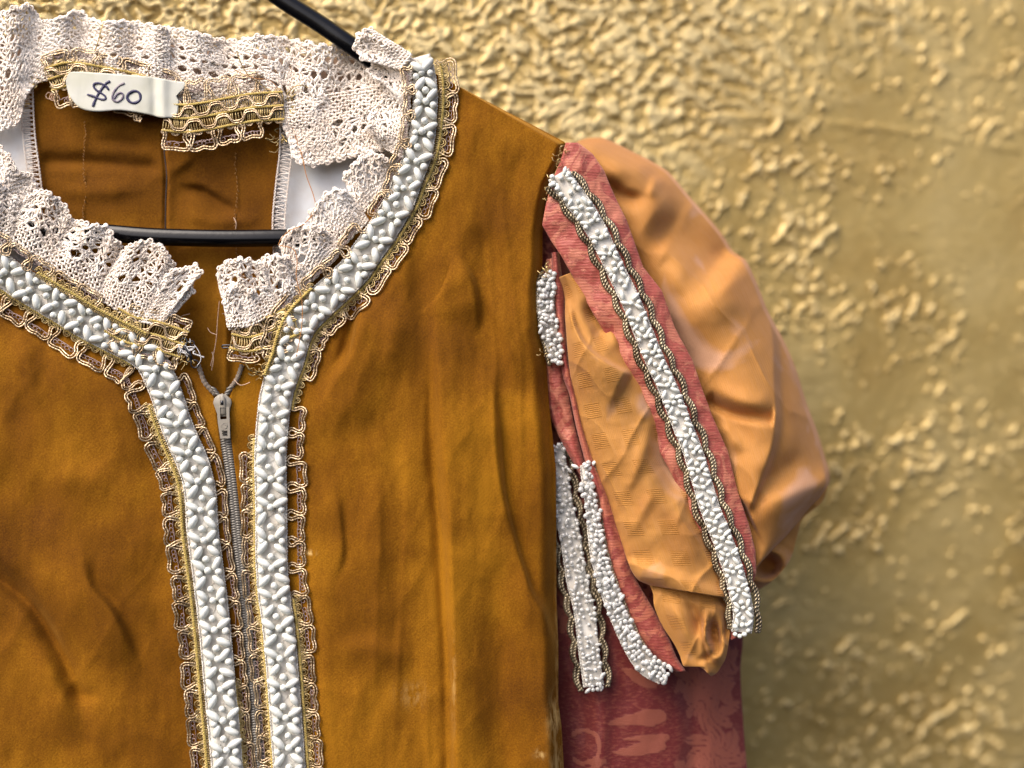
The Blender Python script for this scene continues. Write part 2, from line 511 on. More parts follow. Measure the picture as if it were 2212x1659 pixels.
nA = fbm(wx / 19, wz / 12, 3, 3)
platA = sst(0.41, 0.475, nA) + 0.5 * sst(0.52, 0.68, nA) + 0.35 * (fbm(wx / 13, wz / 11, 6, 2) - .5)
rid = 1 - np.abs(2 * fbm(wx / 70, wz / 48, 77, 3) - 1)
platA = platA - 0.6 * sst(0.93, 0.99, rid)
al = (ux + uz) * 0.7071; ac = (ux - uz) * 0.7071   # ac runs up to the right
nB = fbm(ac / (30 + 0 * q1) + 1.2 * q1, al / 13 + 1.6 * q2, 41, 3)
nB2 = fbm(wx / 12, wz / 11, 51, 3)
dens = 0.19 * (fbm(ux / 190, uz / 190, 63, 3) - 0.5) * 2 - 0.062
platB = sst(0.655, 0.76, nB + dens) * 1.3 + 0.9 * sst(0.70, 0.80, nB2 + dens)
hgt = zone * (platA - 0.7) * 0.0012 + (1 - zone) * (platB * 0.0017 + 0.00025 * fbm(ux / 26, uz / 22, 8, 3))
hgt += 0.0022 * (fbm(ux / 420, uz / 300, 91, 3) - 0.5)
hgt += 0.0004 * (fbm(wx / 9, wz / 8, 19, 2) - 0.5) * (0.4 + zone)
ledge, _ = polydist(ux.ravel(), uz.ravel(), [(250, -690), (700, -700), (1000, -690), (1400, -650)])
hgt += 0.0007 * np.exp(-(ledge.reshape(ux.shape) / 9) ** 2) * (fbm(ux / 60, uz / 60, 29, 2) > 0.42)
YY = 0.026 + 0.235 * (XX + 0.22) + 0.17 * np.clip(0.12 - ZZ, 0, 0.36) ** 2 - hgt  # lower wall bowed back, a shape added to darken it
nz, nx = XX.shape
V = np.stack([XX, YY, ZZ], -1).reshape(-1, 3)
idx = np.arange(nz * nx).reshape(nz, nx)
Fq = np.stack([idx[:-1, :-1], idx[:-1, 1:], idx[1:, 1:], idx[1:, :-1]], -1).reshape(-1, 4)
ring = np.r_[idx[0, :], idx[1:, -1], idx[-1, -2::-1], idx[-2:0:-1, 0]]
Vb = V[ring].copy(); Vb[:, 1] = 0.25
nb = len(ring); bi = np.arange(nb) + len(V)
side = np.stack([ring, bi, np.roll(bi, -1), np.roll(ring, -1)], -1)
cap = np.array([[bi[0], bi[nx - 1], bi[nx - 1 + nz - 1], bi[2 * nx - 2 + nz - 1]]])
lit_flecks = np.clip(zone * sst(0.25, 1.25, platA) * 0.9 + (1 - zone) * np.clip(platB, 0, 1.2), 0, 1) + 0.001  # mask for the light flecks painted on raised plaster
wb = MB(); wb.add(np.vstack([V, Vb]), np.vstack([Fq, side, cap[:, ::-1]]), at=np.r_[lit_flecks.ravel(), np.zeros(nb)])
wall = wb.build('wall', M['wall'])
wall['kind'] = 'structure'
wall['label'] = 'rough gold painted plaster wall behind the hanging costume'
wall['category'] = 'wall'

# ------------------------------------------------------------------ the costume
costume = thing('costume', 'mustard velvet costume bodice with pearl trim, lace collar and puffed orange sleeve', 'costume', tuple(W((800, 1700, -30))))

ZIP = [(478, 858), (487, 945), (500, 1040), (509, 1129), (518, 1216), (528, 1303), (537, 1390), (546, 1476), (554, 1563), (562, 1659), (567, 1720)]
R_TRIM = [(905, 118), (916, 160), (919, 210), (916, 255), (909, 312), (896, 354), (879, 394), (866, 430), (838, 479), (814, 516), (788, 552), (768, 582), (736, 614), (698, 649),
          (652, 696), (633, 737), (623, 775), (608, 815), (596, 859), (588, 925), (584, 1000), (586, 1077), (587, 1216), (593, 1290), (601, 1350), (611, 1459), (621, 1598), (630, 1730)]
L_TRIM = [(-70, 530), (0, 580), (35, 605), (87, 637), (139, 668), (191, 700), (243, 727), (293, 752), (325, 778), (345, 816), (361, 856), (378, 908), (396, 953), (417, 1001),
          (432, 1060), (438, 1147), (448, 1223), (458, 1303), (467, 1390), (476, 1494), (486, 1598), (496, 1730)]

RF = [([(955, 560), (983, 560), (1021, 609), (1032, 676), (1025, 730)], 18, 70, 13),
      ([(955, 640), (946, 740), (952, 820), (958, 900), (968, 1030), (976, 1160), (981, 1340), (984, 1500), (988, 1720)], 26, 15, 70, 0.2, 0),
      ([(1050, 760), (1062, 850), (1074, 1028), (1109, 1161), (1137, 1267), (1187, 1370), (1205, 1533), (1210, 1720)], 22, 90, 15, 0.2, 0),
      ([(790, 600), (776, 669), (760, 761), (726, 824), (690, 900)], 26, 13, 95),
      ([(899, 470), (913, 600), (905, 775)], -11, 34, 34),
      ([(716, 1020), (729, 1110), (735, 1196), (712, 1262)], 9, 34, 13),
      ([(655, 935), (740, 885), (850, 873)], 10, 45, 45),
      ([(1045, 620), (1085, 700), (1112, 790), (1120, 860)], 14, 14, 60),
      ([(1020, 480), (1060, 560), (1075, 640)], -10, 30, 30),
      ([(820, 1000), (812, 1150), (830, 1300)], 9, 40, 22),
      ([(860, 1250), (880, 1420), (870, 1600)], -9, 40, 26),
      ([(1080, 1180), (1075, 1380), (1090, 1700)], -10, 44, 36, 0.2, 0),
      ([(700, 1420), (800, 1400), (900, 1440)], 7, 30, 24),
      ([(985, 220), (1060, 290), (1150, 360)], 8, 60, 40),
      ([(840, 640), (850, 740), (835, 830)], 9, 20, 34),
      ([(936, 700), (934, 789), (930, 887), (938, 1028), (950, 1161), (960, 1340), (968, 1460), (972, 1720)], -11, 14, 10, 0.3, 0),
      ([(990, 540), (1026, 600), (1040, 676), (1030, 740)], -13, 8, 12),
      ([(1064, 800), (1086, 940), (1098, 1080), (1124, 1180), (1155, 1275), (1204, 1380)], -15, 7, 14),
      ([(784, 610), (768, 669), (752, 755), (716, 820)], -24, 16, 7),
      ([(738, 1060), (748, 1196), (722, 1270)], -4, 8, 12)]
LF = [([(-60, 1200), (0, 1240), (64, 1297), (115, 1380), (166, 1488), (190, 1560)], -20, 26, 20, 0, 0.2),
      ([(150, 1150), (174, 1202), (191, 1266), (236, 1316), (267, 1374), (310, 1470)], 20, 75, 15),
      ([(90, 690), (178, 765), (248, 833), (285, 920), (320, 1040)], 15, 80, 22),
      ([(140, 1480), (180, 1502), (230, 1500)], -9, 14, 18),
      ([(60, 1380), (120, 1480), (150, 1620)], 12, 40, 30),
      ([(30, 700), (60, 790), (70, 900)], 9, 40, 26),
      ([(90, 1040), (180, 1030), (260, 1060)], 8, 34, 30),
      ([(300, 1180), (340, 1300), (360, 1420)], -8, 30, 30),
      ([(-40, 980), (40, 1060), (120, 1150)], -9, 40, 40),
      ([(182, 1195), (202, 1262), (247, 1312), (279, 1372), (322, 1470)], -9, 9, 20),
      ([(-60, 1225), (10, 1262), (76, 1320), (128, 1400), (176, 1500)], -9, 14, 10, 0, 0.4),
      ([(110, 700), (196, 772), (262, 840), (300, 925)], -8, 8, 20)]

R_EDGE = [(975, 178), (1085, 236), (1170, 280), (1222, 308), (1213, 344), (1188, 395), (1180, 437), (1172, 500), (1172, 560), (1168, 630), (1172, 729), (1181, 797), (1186, 870), (1193, 935),
          (1201, 1011), (1202, 1185), (1202, 1291), (1206, 1395), (1206, 1517), (1213, 1569), (1222, 1730)]
rtr = smooth(R_TRIM, 60)

def rpanel_h(x, y, u=None, v=None):
    h = 1.15 * folds(x, y, RF) + 20 * (fbm(x / 210, y / 330, 4, 3) - 0.5) + 8 * (fbm(x / 48, y / 100, 14, 3) - 0.5) + .3 * creases(x, y, 700, 95, 9) * sst(300, 700, y)
    xx = (x - 840) / (0.72 + 0.30 * y / 1659) + 26 * (fbm(x / 160, y / 240, 401, 2) - .5)
    rg = 1 - np.sqrt((2 * vn(xx / 100, y / 800, 405) - 1) ** 2 + .05); rg2 = 1 - np.sqrt((2 * vn(xx / 58 + 7, y / 420, 409) - 1) ** 2 + .06)
    h = h + (20 * rg ** 2 + 9 * rg2 ** 3) * (0.35 + 0.65 * fbm(x / 200, y / 240, 413, 2)) * sst(250, 620, y + 0.25 * (x - 800))
    dt, _ = polydist(x, y, rtr)
    h = h * sst(20, 95, np.abs(dt)) 
    h = h + 10 * sst(0, 160, dt)
    return h

def lpanel_h(x, y, u=None, v=None):
    h = 1.15 * folds(x, y, LF) + 22 * (fbm(x / 220, y / 300, 44, 3) - 0.5) + 8 * (fbm(x / 55, y / 95, 54, 3) - 0.5) + .28 * creases(x, y, 720, 100, 9)
    xx = x * 0.86 - y * 0.5 + 40 * (fbm(x / 160, y / 240, 421, 2) - .5)
    rg = 1 - np.sqrt((2 * vn(xx / 120, (y + x) / 700, 425) - 1) ** 2 + .04)
    h = h + 17 * rg ** 2.5 * (0.3 + 0.7 * fbm(x / 180, y / 200, 427, 2)) * sst(800, 1150, y)
    dt, _ = polydist(x, y, ltr)
    return h * sst(20, 95, np.abs(dt)) + 10 * sst(0, 160, -dt)
ltr = smooth(L_TRIM, 60)

def rp(x, y, u, v):
    e = np.hypot(0, (1 - u)) * 600
    return rpanel_h(x, y) - 46 * (1 - sst(0, 40, e)) ** 2 - 10
LE_R = [(884, 128), (886, 200), (884, 270), (873, 335), (834, 392), (772, 470), (708, 560), (642, 630), (574, 680), (507, 702), (514, 768), (520, 796), (508, 832), (494, 862),
        (499, 945), (511, 1040), (521, 1129), (530, 1216), (540, 1303), (549, 1390), (558, 1476), (566, 1563), (574, 1659), (580, 1730)]
P, uv = sheet(LE_R, R_EDGE, 190, 300, rp, 5, lin=True)
WEAR = [(670, 1194, 9, 4, 1.6), (1198, 1555, 12, 42, .9), (1166, 1630, 10, 8, 1), (1204, 1650, 12, 40, .8), (1174, 640, 8, 26, .55), (1206, 1400, 6, 120, .5), (1203, 1200, 5, 120, .45), (890, 1500, 26, 22, .35), (720, 690, 16, 16, .3), (980, 1480, 4, 90, .4)]
def wear(x, y): return sum(w * np.exp(-((x - a) / b_) ** 2 - ((y - c) / d) ** 2) for a, c, b_, d, w in WEAR)
mb = MB(); mb.grid(P, 5, uv, at=wear(P[..., 0], P[..., 1]))
mb.build('front_panel', M['velvet'], costume)

LE_L = [(-260, 420), (-60, 505), (0, 540), (100, 602), (240, 690), (392, 690), (398, 752), (430, 793), (440, 818), (452, 840), (464, 862),
        (476, 945), (489, 1040), (499, 1129), (507, 1216), (517, 1303), (526, 1390), (535, 1476), (543, 1563), (551, 1659), (556, 1730)]
def lp(x, y, u, v): return lpanel_h(x, y) - 10
P, uv = sheet([(-260, 430), (-262, 900), (-262, 1730)], LE_L, 150, 260, lp, 5, lin=True)
mb = MB(); mb.grid(P, 5, uv)
mb.build('front_panel', M['velvet'], costume)

# back of the bodice, seen through the neck
BF = [([(80, 348), (200, 352), (350, 364)], -14, 12, 18, 0.1, 0.1), ([(190, 300), (280, 308), (345, 316)], -8, 10, 14),
      ([(372, 405), (430, 412), (480, 440), (530, 470)], -16, 16, 10), ([(360, 380), (400, 350), (430, 330)], 9, 12, 18),
      ([(90, 410), (200, 415), (340, 405)], 8, 20, 24), ([(380, 460), (470, 480), (590, 470)], 7, 18, 18),
      ([(480, 600), (486, 700), (484, 880)], 14, 14, 12, 0.2, 0), ([(420, 600), (430, 720), (450, 880)], -14, 22, 22),
      ([(352, 285), (354, 330), (358, 380), (357, 430), (356, 560)], -7, 3.5, 3.5, 0, 0),
      ([(356, 285), (359, 330), (364, 380), (362, 430), (361, 560)], 5, 3, 14, 0, 0)]
def bh(x, y, u, v): return -58 + folds(x, y, BF) + 8 * (fbm(x / 80, y / 60, 71, 3) - 0.5)
P, uv = sheet([(62, 150), (66, 300), (76, 420), (86, 700), (90, 960)], [(612, 200), (604, 330), (592, 480), (598, 600), (640, 960)], 150, 200, bh, 4, lin=True)
mb = MB(); mb.grid(P, 4, uv)
back = mb.build('back_panel', M['velvet_in'], costume)
back['label'] = 'darker inside of the velvet back seen through the neck'
mb = MB()
for x0, y0, y1 in ((182, 262, 500), (510, 330, 500), (508, 520, 700)):
    y = y0
    while y < y1:
        xx = x0 + 2.5 * math.sin(y * 0.05) + random.uniform(-1, 1)
        ln = random.uniform(3, 7)
        mb.tube([(xx, y, -54), (xx + random.uniform(-2, 2), y + ln / 2, -51), (xx + random.uniform(-3, 3), y + ln, -54)], 0.9, 4)
        y += ln + random.uniform(1.5, 5)
mb.build('seam_stitching', M['velvet_stitch'], back, kind='stuff')
mb = MB()
sp = smooth([(353, 285), (355, 330), (360, 380), (358, 430), (357, 500)], 30)
mb.tube(np.c_[sp, np.full(30, -58.0)], 1.3, 5)
mb.build('seam_thread', M['wire'], back)

# linings
def plain(name, L, R, d, m, amp=4, nu=40, nv=50, label=None):
    P, uv = sheet(L, R, nu, nv, lambda x, y, u, v: d + amp * (fbm(x / 60, y / 60, 83, 3) - 0.5) * 2, 3, lin=True)
    mb = MB(); mb.grid(P, 3, uv)
    o = mb.build(name, M[m], costume)
    if label: o['label'] = label
    return o
plain('white_lining', [(-150, 235), (-150, 640)], [(66, 235), (90, 640)], -66, 'lining')
plain('white_lining', [(585, 260), (580, 640)], [(880, 260), (830, 640)], -70, 'lining')
plain('collar_lining', [(-120, 75), (-120, 235)], [(365, 85), (365, 190)], -62, 'collar_lining')
plain('collar_lining', [(362, 92), (362, 215)], [(880, 140), (870, 300)], -62, 'collar_lining')

# ------------------------------------------------------------------ lace
def lace_net(mb, fn, Wd, Hd, holes, seed, pitch_s=7.6, pitch_t=6.8, r=2.6, scal=24.0, fuzz=0.35):
    """crocheted cotton: rows and columns of yarn that part around every hole. fn(s, t) -> drawing coordinates"""
    R = np.random.default_rng(seed)
    def edge(s): return Hd * (1 + 0 * s) + 7.5 * np.abs(np.sin(math.pi * s / scal)) - 4
    def part(s, t, along):
        for hs, ht, rs, rt in holes:
            if along == 's':
                q = np.clip(1 - ((s - hs) / rs) ** 2, 0, None)
                bb = rt * np.sqrt(q); dlt = t - ht
                m = (q > 0) & (np.abs(dlt) < 1.7 * bb)
                t = np.where(m, ht + np.sign(dlt + 1e-6) * (bb * 1.0 + np.abs(dlt) * 0.41), t)
            else:
                q = np.clip(1 - ((t - ht) / rt) ** 2, 0, None)
                bb = rs * np.sqrt(q); dlt = s - hs
                m = (q > 0) & (np.abs(dlt) < 1.7 * bb)
                s = np.where(m, hs + np.sign(dlt + 1e-6) * (bb * 1.0 + np.abs(dlt) * 0.41), s)
        return s, t
    paths = []
    ns = max(6, int(Wd / 3.6))
    nrow = int(Hd / pitch_t)
    for j in range(nrow + 1):
        s = np.linspace(0, Wd, ns); f = j / max(nrow, 1)
        t = f * edge(s) + 1.6 * np.sin(2 * math.pi * s / 15.2 + math.pi * j) + 2.0 * (vn(s / 9, np.full(ns, j * 3.3), seed) - 0.5) * 2
        if j == nrow: t = t + 2.6 * np.abs(np.sin(math.pi * s / 8.5))
        dz = 2.4 * np.cos(2 * math.pi * s / 15.2 + math.pi * j)
        s2, t2 = part(s, t, 's')
        paths.append((s2, t2, dz, r * R.uniform(0.85, 1.15)))
        if j == nrow:
            paths.append((s2, t2 - 2.2, dz + 2, r))
    nt = max(6, int(Hd / 3.6)); ncol = int(Wd / pitch_s)
    for i in range(ncol + 1):
        t = np.linspace(0, 1, nt); sc = i / max(ncol, 1) * Wd
        s = sc + 1.9 * np.sin(2 * math.pi * t * Hd / 13.6 + math.pi * i) + 2.4 * (vn(t * Hd / 10, np.full(nt, i * 2.7), seed + 5) - 0.5) * 2
        tt = t * edge(np.full(nt, sc))
        dz = -2.4 * np.cos(2 * math.pi * t * Hd / 13.6 + math.pi * i)
        s2, t2 = part(s, tt, 't')
        paths.append((s2, t2, dz, r * R.uniform(0.85, 1.15)))
    for s, t, dz, rr in paths:
        p = fn(s, t); p[:, 2] += dz
        mb.tube(p, rr, 4)
    for k in range(int(Wd * Hd / 260)):           # loose fibres
        s0 = R.uniform(0, Wd); t0 = R.uniform(0.1, 1.02) * Hd
        p0 = fn(np.array([s0]), np.array([t0]))[0]
        a = R.uniform(0, 6.28); ln = R.uniform(4, 12)
        q = np.array([p0, p0 + [math.cos(a) * ln * .5, math.sin(a) * ln * .5, 5], p0 + [math.cos(a + .5) * ln, math.sin(a + .5) * ln, R.uniform(0, 7)]])
        mb.tube(smooth(q, 5), fuzz, 3)
    # picots along the free edge
    k = 0
    while k * 10.5 < Wd:
        s0 = k * 10.5 + R.uniform(-1.5, 1.5); th = np.linspace(0, 2 * math.pi, 9)[:-1]
        c = fn(np.array([s0]), edge(np.array([s0])) + 1.5)[0]
        rad = R.uniform(3.0, 5.6)
        mb.tube(np.c_[c[0] + rad * np.cos(th), c[1] + rad * np.sin(th), np.full(8, c[2] + R.uniform(-1, 4))], 2.1, 4, closed=True)
        k += 1

def std_holes(Wd, Hd, seed, big=1.0):
    R = np.random.default_rng(seed + 100)
    H = []
    def row(t, pitch, rs, rt, off=0.0, p=1.0):
        s = pitch * (0.5 + off)
        while s < Wd:
            if R.random() < p: H.append((s + R.uniform(-1.5, 1.5), t + R.uniform(-1.5, 1.5), rs * R.uniform(0.8, 1.15), rt * R.uniform(0.8, 1.15)))
            s += pitch
    row(Hd * 0.47, 34, 10.0 * big, 7.0 * big, 0, 0.85)
    row(Hd * 0.62, 23, 7.5 * big, 6.0 * big, 0.25, 0.9)
    row(Hd * 0.76, 21, 7.0 * big, 5.6 * big, 0.6, 0.95)
    row(Hd * 0.90, 19, 6.0 * big, 4.6 * big, 0.1, 0.9)
    row(Hd * 0.28, 46, 5.0, 4.2, 0.4, 0.45)
    return H

def ruffle(name, base, top, dfun, seed, big=1.0, wd=None, hd=None, scal=24.0, holes=None, parent=costume, **kw):
    b = smooth(base, 60); tp = smooth(top, 60)
    Wd = wd or max(plen(b), plen(tp)); Hd = hd or float(np.linalg.norm(b - tp, axis=1).mean())
    q = np.linspace(0, 1, 60)
    def fn(s, t):
        u = np.clip(np.asarray(s, float) / Wd, -0.02, 1.02); v = np.asarray(t, float) / Hd
        bx = np.interp(u, q, b[:, 0]); by = np.interp(u, q, b[:, 1]); tx = np.interp(u, q, tp[:, 0]); ty = np.interp(u, q, tp[:, 1])
        x = bx + (tx - bx) * v; y = by + (ty - by) * v
        x = x + 3.5 * (vn(x / 22, y / 22, seed + 1) - 0.5) * v; y = y + 3.5 * (vn(x / 22 + 5, y / 22, seed + 2) - 0.5) * v
        d = dfun(u, v, x, y) + 6 * (vn(x / 26, y / 26, seed + 3) - 0.5)
        return np.stack([x, y, d], -1)
    mb = MB()
    H = holes(Wd, Hd) if holes else std_holes(Wd, Hd, seed, big)
    lace_net(mb, fn, Wd, Hd, H, seed, scal=scal, **kw)
    o = mb.build(name, M['lace'], parent)
    return o

# back collar
def back_holes(Wd, Hd):
    H = std_holes(Wd, Hd, 3, 1.25)
    return H
ruffle('lace_ruffle', [(365, 190), (330, 186), (200, 178), (100, 172), (58, 205), (40, 262), (0, 284), (-60, 296)],
       [(366, 66), (347, 62), (288, 52), (222, 50), (195, 45), (167, 26), (135, 40), (90, 50), (70, 23), (45, 18), (0, 36), (-60, 40)],
       lambda u, v, x, y: -36 + 16 * np.sin(x / 17.0) * v + 8 * np.sin(x / 43.0 + 1), 3, wd=470, scal=30)
ruffle('lace_ruffle', [(884, 300), (850, 312), (800, 325), (760, 337), (720, 346), (680, 352), (640, 346), (618, 285), (590, 245), (520, 232), (440, 226), (358, 208)],
       [(872, 140), (830, 118), (764, 114), (735, 108), (694, 103), (660, 97), (625, 90), (600, 85), (555, 83), (520, 92), (479, 90), (420, 74), (362, 64)],
       lambda u, v, x, y: -36 + 14 * np.sin(x / 21.0) * v + 9 * np.sin(x / 52.0 + 2), 5, 1.3, wd=560, scal=30)
# hanging corner of the right hand collar: big open holes and a scalloped lower edge
def corner_holes(Wd, Hd):
    H = std_holes(Wd, Hd, 8, 1.2)
    for s in range(20, int(Wd), 26): H.append((s, Hd * 0.80, 9, 6.5)); H.append((s + 13, Hd * 0.64, 6, 5))
    return [h for h in H if not (0.70 * Hd < h[1] < 0.93 * Hd and h[2] < 8)]
ruffle('lace_ruffle', [(612, 226), (660, 215), (740, 200), (800, 190), (860, 185)],
       [(634, 338), (660, 352), (690, 350), (722, 344), (750, 336), (790, 326), (850, 312)],
       lambda u, v, x, y: -28 + 6 * np.sin(x / 24.0) * v, 8, scal=34, holes=corner_holes)
# standing ruffle against the right hand trim
ruffle('lace_ruffle', [(895, 130), (886, 180), (884, 230), (878, 290), (868, 340)],
       [(786, 70), (772, 100), (786, 120), (812, 130), (800, 160), (840, 190), (815, 230), (800, 275), (828, 320)],
       lambda u, v, x, y: 4 + 14 * np.sin(u * 17) * v - 6 * v, 9, scal=26)
ruffle('lace_ruffle', [(890, 118), (880, 130), (862, 150)],
       [(800, 62), (776, 92), (782, 128)],
       lambda u, v, x, y: 12 + 8 * np.sin(u * 8) * v, 10)

def fan(seed, base, top, d=6.0, hump=26.0, big=1.22):
    ruffle('lace_ruffle', base, top, lambda u, v, x, y: 1.4 * d - 4 + hump * (np.sin(math.pi * np.clip(u, 0, 1)) ** 0.7 - 0.35) * (0.4 + 0.6 * v) - 8 * (1 - v) + 5.0 * np.sin(u * 13 + seed) * v, seed, big)
# left side fans, outermost first
fan(20, [(-75, 520), (-30, 505), (24, 500)], [(-60, 312), (-20, 318), (10, 330), (35, 372), (64, 382), (82, 420)], 0)
fan(27, [(-75, 560), (-30, 540), (30, 520)], [(-60, 420), (-10, 400), (20, 418), (46, 440)], 5)
fan(21, [(10, 512), (55, 552), (116, 584)], [(50, 436), (78, 420), (102, 420), (128, 440), (146, 462), (154, 484)], 6)
fan(22, [(98, 566), (150, 606), (218, 648)], [(148, 486), (168, 480), (195, 490), (234, 497), (240, 520), (264, 532)], 9)
fan(23, [(206, 636), (250, 668), (296, 684), (338, 690)], [(250, 560), (276, 538), (300, 530), (324, 526), (350, 538), (362, 556), (381, 584)], 12)
fan(24, [(300, 694), (335, 700), (368, 688)], [(340, 604), (372, 590), (398, 584), (420, 576), (432, 592), (414, 606), (415, 634)], 15, 12)
# right side fans
fan(30, [(780, 462), (815, 430), (846, 392)], [(742, 388), (760, 366), (788, 340), (816, 338), (836, 352), (852, 372)], 3)
fan(31, [(700, 562), (740, 530), (796, 476)], [(668, 472), (692, 440), (722, 414), (750, 420), (776, 446)], 6)
fan(32, [(628, 640), (668, 610), (728, 556)], [(608, 530), (624, 508), (648, 494), (684, 494), (712, 508), (735, 534)], 9)
fan(33, [(575, 690), (620, 668), (672, 618)], [(556, 590), (572, 562), (606, 556), (634, 568), (655, 594)], 11)
fan(34, [(496, 712), (548, 700), (606, 668)], [(470, 596), (478, 580), (494, 570), (532, 564), (562, 572), (580, 596)], 14)
fan(35, [(492, 706), (516, 706), (560, 700)], [(484, 652), (496, 630), (520, 620), (556, 640)], 18, 8)

# ------------------------------------------------------------------ hanger
hanger = thing('hanger', 'black plastic coat hanger passing through the lace neck of the costume', 'hanger', tuple(W((230, -265, -22))))
def bar(name, pts, r, ribs=True):
    p = smooth(pts, 60)
    mb = MB(); sides = 16
    n = len(p)
    t = np.gradient(p, axis=0); t /= np.linalg.norm(t, axis=1)[:, None]
    a = np.cross(t, [0, 0, 1.0]); a /= np.linalg.norm(a, axis=1)[:, None]; b_ = np.cross(a, t)
    ang = np.arange(sides) * 2 * math.pi / sides
    rr = r * (1 + (0.07 * np.cos(ang * 5) if ribs else 0 * ang))
    v = p[:, None, :] + (rr * np.cos(ang))[None, :, None] * a[:, None, :] + (0.8 * rr * np.sin(ang))[None, :, None] * b_[:, None, :]
    i = np.arange(n - 1)[:, None]; j = np.arange(sides)[None, :]; j2 = (j + 1) % sides
    q = np.stack([i * sides + j, i * sides + j2, (i + 1) * sides + j2, (i + 1) * sides + j], -1).reshape(-1, 4)
    mb.add(W(v.reshape(-1, 3)), q)
    return mb.build(name, M['black'], hanger)
bar('shoulder_arm', [(230, -262, -24), (420, -134, -24), (600, -6, -24), (690, 52, -24), (776, 112, -24), (920, 215, -60), (1080, 330, -95), (1180, 412, -105), (1205, 450, -105)], 19)
bar('shoulder_arm', [(230, -262, -24), (40, -134, -26), (-140, -6, -28), (-320, 112, -40), (-620, 330, -70), (-720, 412, -70), (-745, 450, -70)], 19)
bar('cross_bar', [(1205, 448, -105), (1190, 495, -105), (1130, 520, -100), (900, 517, -64), (700, 514, -34), (610, 513, -24), (480, 514, -20), (330, 510, -20), (215, 501, -24), (100, 498, -32), (-100, 500, -60), (-400, 510, -70), (-660, 512, -70), (-730, 490, -70), (-745, 448, -70)], 18.5)
bar('hook', [(230, -255, -24), (230, -420, -24), (260, -520, -24), (340, -570, -24), (410, -520, -24), (420, -450, -24)], 11, False)

# ------------------------------------------------------------------ trims
class Path:
    def __init__(s, pts, n=700):
        s.p = smooth(pts, n); s.L = plen(s.p)
        t = np.gradient(s.p, axis=0); t /= np.linalg.norm(t, axis=1)[:, None]
        k = 9; ker = np.ones(2 * k + 1) / (2 * k + 1)
        t = np.stack([np.convolve(np.pad(t[:, i], k, 'edge'), ker, 'valid') for i in (0, 1)], 1)
        t /= np.linalg.norm(t, axis=1)[:, None]
        s.t = t; s.q = np.linspace(0, s.L, n)
    def at(s, a, off):
        a = np.asarray(a, float)
        x = np.interp(a, s.q, s.p[:, 0]); y = np.interp(a, s.q, s.p[:, 1])
        tx = np.interp(a, s.q, s.t[:, 0]); ty = np.interp(a, s.q, s.t[:, 1])
        return x - ty * off * -1.0 * -1.0, y + tx * off      # +off: left of the screen when walking down
    def ang(s, a):
        return math.atan2(float(np.interp(a, s.q, s.t[:, 1])), float(np.interp(a, s.q, s.t[:, 0])))

def ribbon(path, hw, dfun, a0, a1, thick=3.0, n=None):
    n = n or int((a1 - a0) / 6)
    a = np.linspace(a0, a1, n); u = np.linspace(-1, 1, 9)
    h = np.array([hw(x) if callable(hw) else hw for x in a])
    rag = 1.0 * (vn(a / 5.0, a * 0, 3) - 0.5)
    P = np.zeros((n, 9, 3))
    for k, uu in enumerate(u):
        x, y = path.at(a, uu * (h + rag)); P[:, k, 0] = x; P[:, k, 1] = y; P[:, k, 2] = dfun(x, y) + 2.0 * (1 - uu * uu)
    return P

def ellipsoid(rx, ry, rz, seg=12, rng_=8, name='bead', m='pearl', power=1.0):
    v = []; f = []
    th = np.linspace(0, math.pi, rng_ + 1); ph = np.arange(seg) * 2 * math.pi / seg
    for a in th:
        for b_ in ph:
            v.append((rx * math.cos(a), ry * (math.sin(a) ** power) * math.cos(b_), rz * (math.sin(a) ** power) * math.sin(b_)))
    for i in range(rng_):
        for j in range(seg):
            f.append((i * seg + j, i * seg + (j + 1) % seg, (i + 1) * seg + (j + 1) % seg, (i + 1) * seg + j))
    return np.array(v), np.array(f)

def bead_mesh(name, rx, ry, rz, m, **k):
    v, f = ellipsoid(rx * S, ry * S, rz * S, **k)
    mb = MB(); mb.add(v, f)
    o = mb.build(name, M[m]); me = o.data
    bpy.data.objects.remove(o)
    # weld poles
    import bmesh
    bm = bmesh.new(); bm.from_mesh(me); bmesh.ops.remove_doubles(bm, verts=bm.verts, dist=1e-7)
    for fc in bm.faces: fc.smooth = True
    bm.to_mesh(me); bm.free()
    return me
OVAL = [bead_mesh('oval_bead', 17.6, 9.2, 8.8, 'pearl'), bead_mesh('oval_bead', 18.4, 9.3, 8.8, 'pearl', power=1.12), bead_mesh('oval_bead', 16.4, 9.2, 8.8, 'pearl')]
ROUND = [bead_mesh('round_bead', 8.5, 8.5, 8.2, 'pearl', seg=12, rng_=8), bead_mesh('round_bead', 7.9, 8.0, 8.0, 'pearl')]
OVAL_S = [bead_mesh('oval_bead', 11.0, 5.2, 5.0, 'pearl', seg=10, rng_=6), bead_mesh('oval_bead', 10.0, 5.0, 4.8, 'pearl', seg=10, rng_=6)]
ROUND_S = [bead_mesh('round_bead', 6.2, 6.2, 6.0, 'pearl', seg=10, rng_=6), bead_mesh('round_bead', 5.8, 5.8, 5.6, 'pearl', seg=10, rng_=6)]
COUNT = {'oval_bead': 0, 'round_bead': 0}

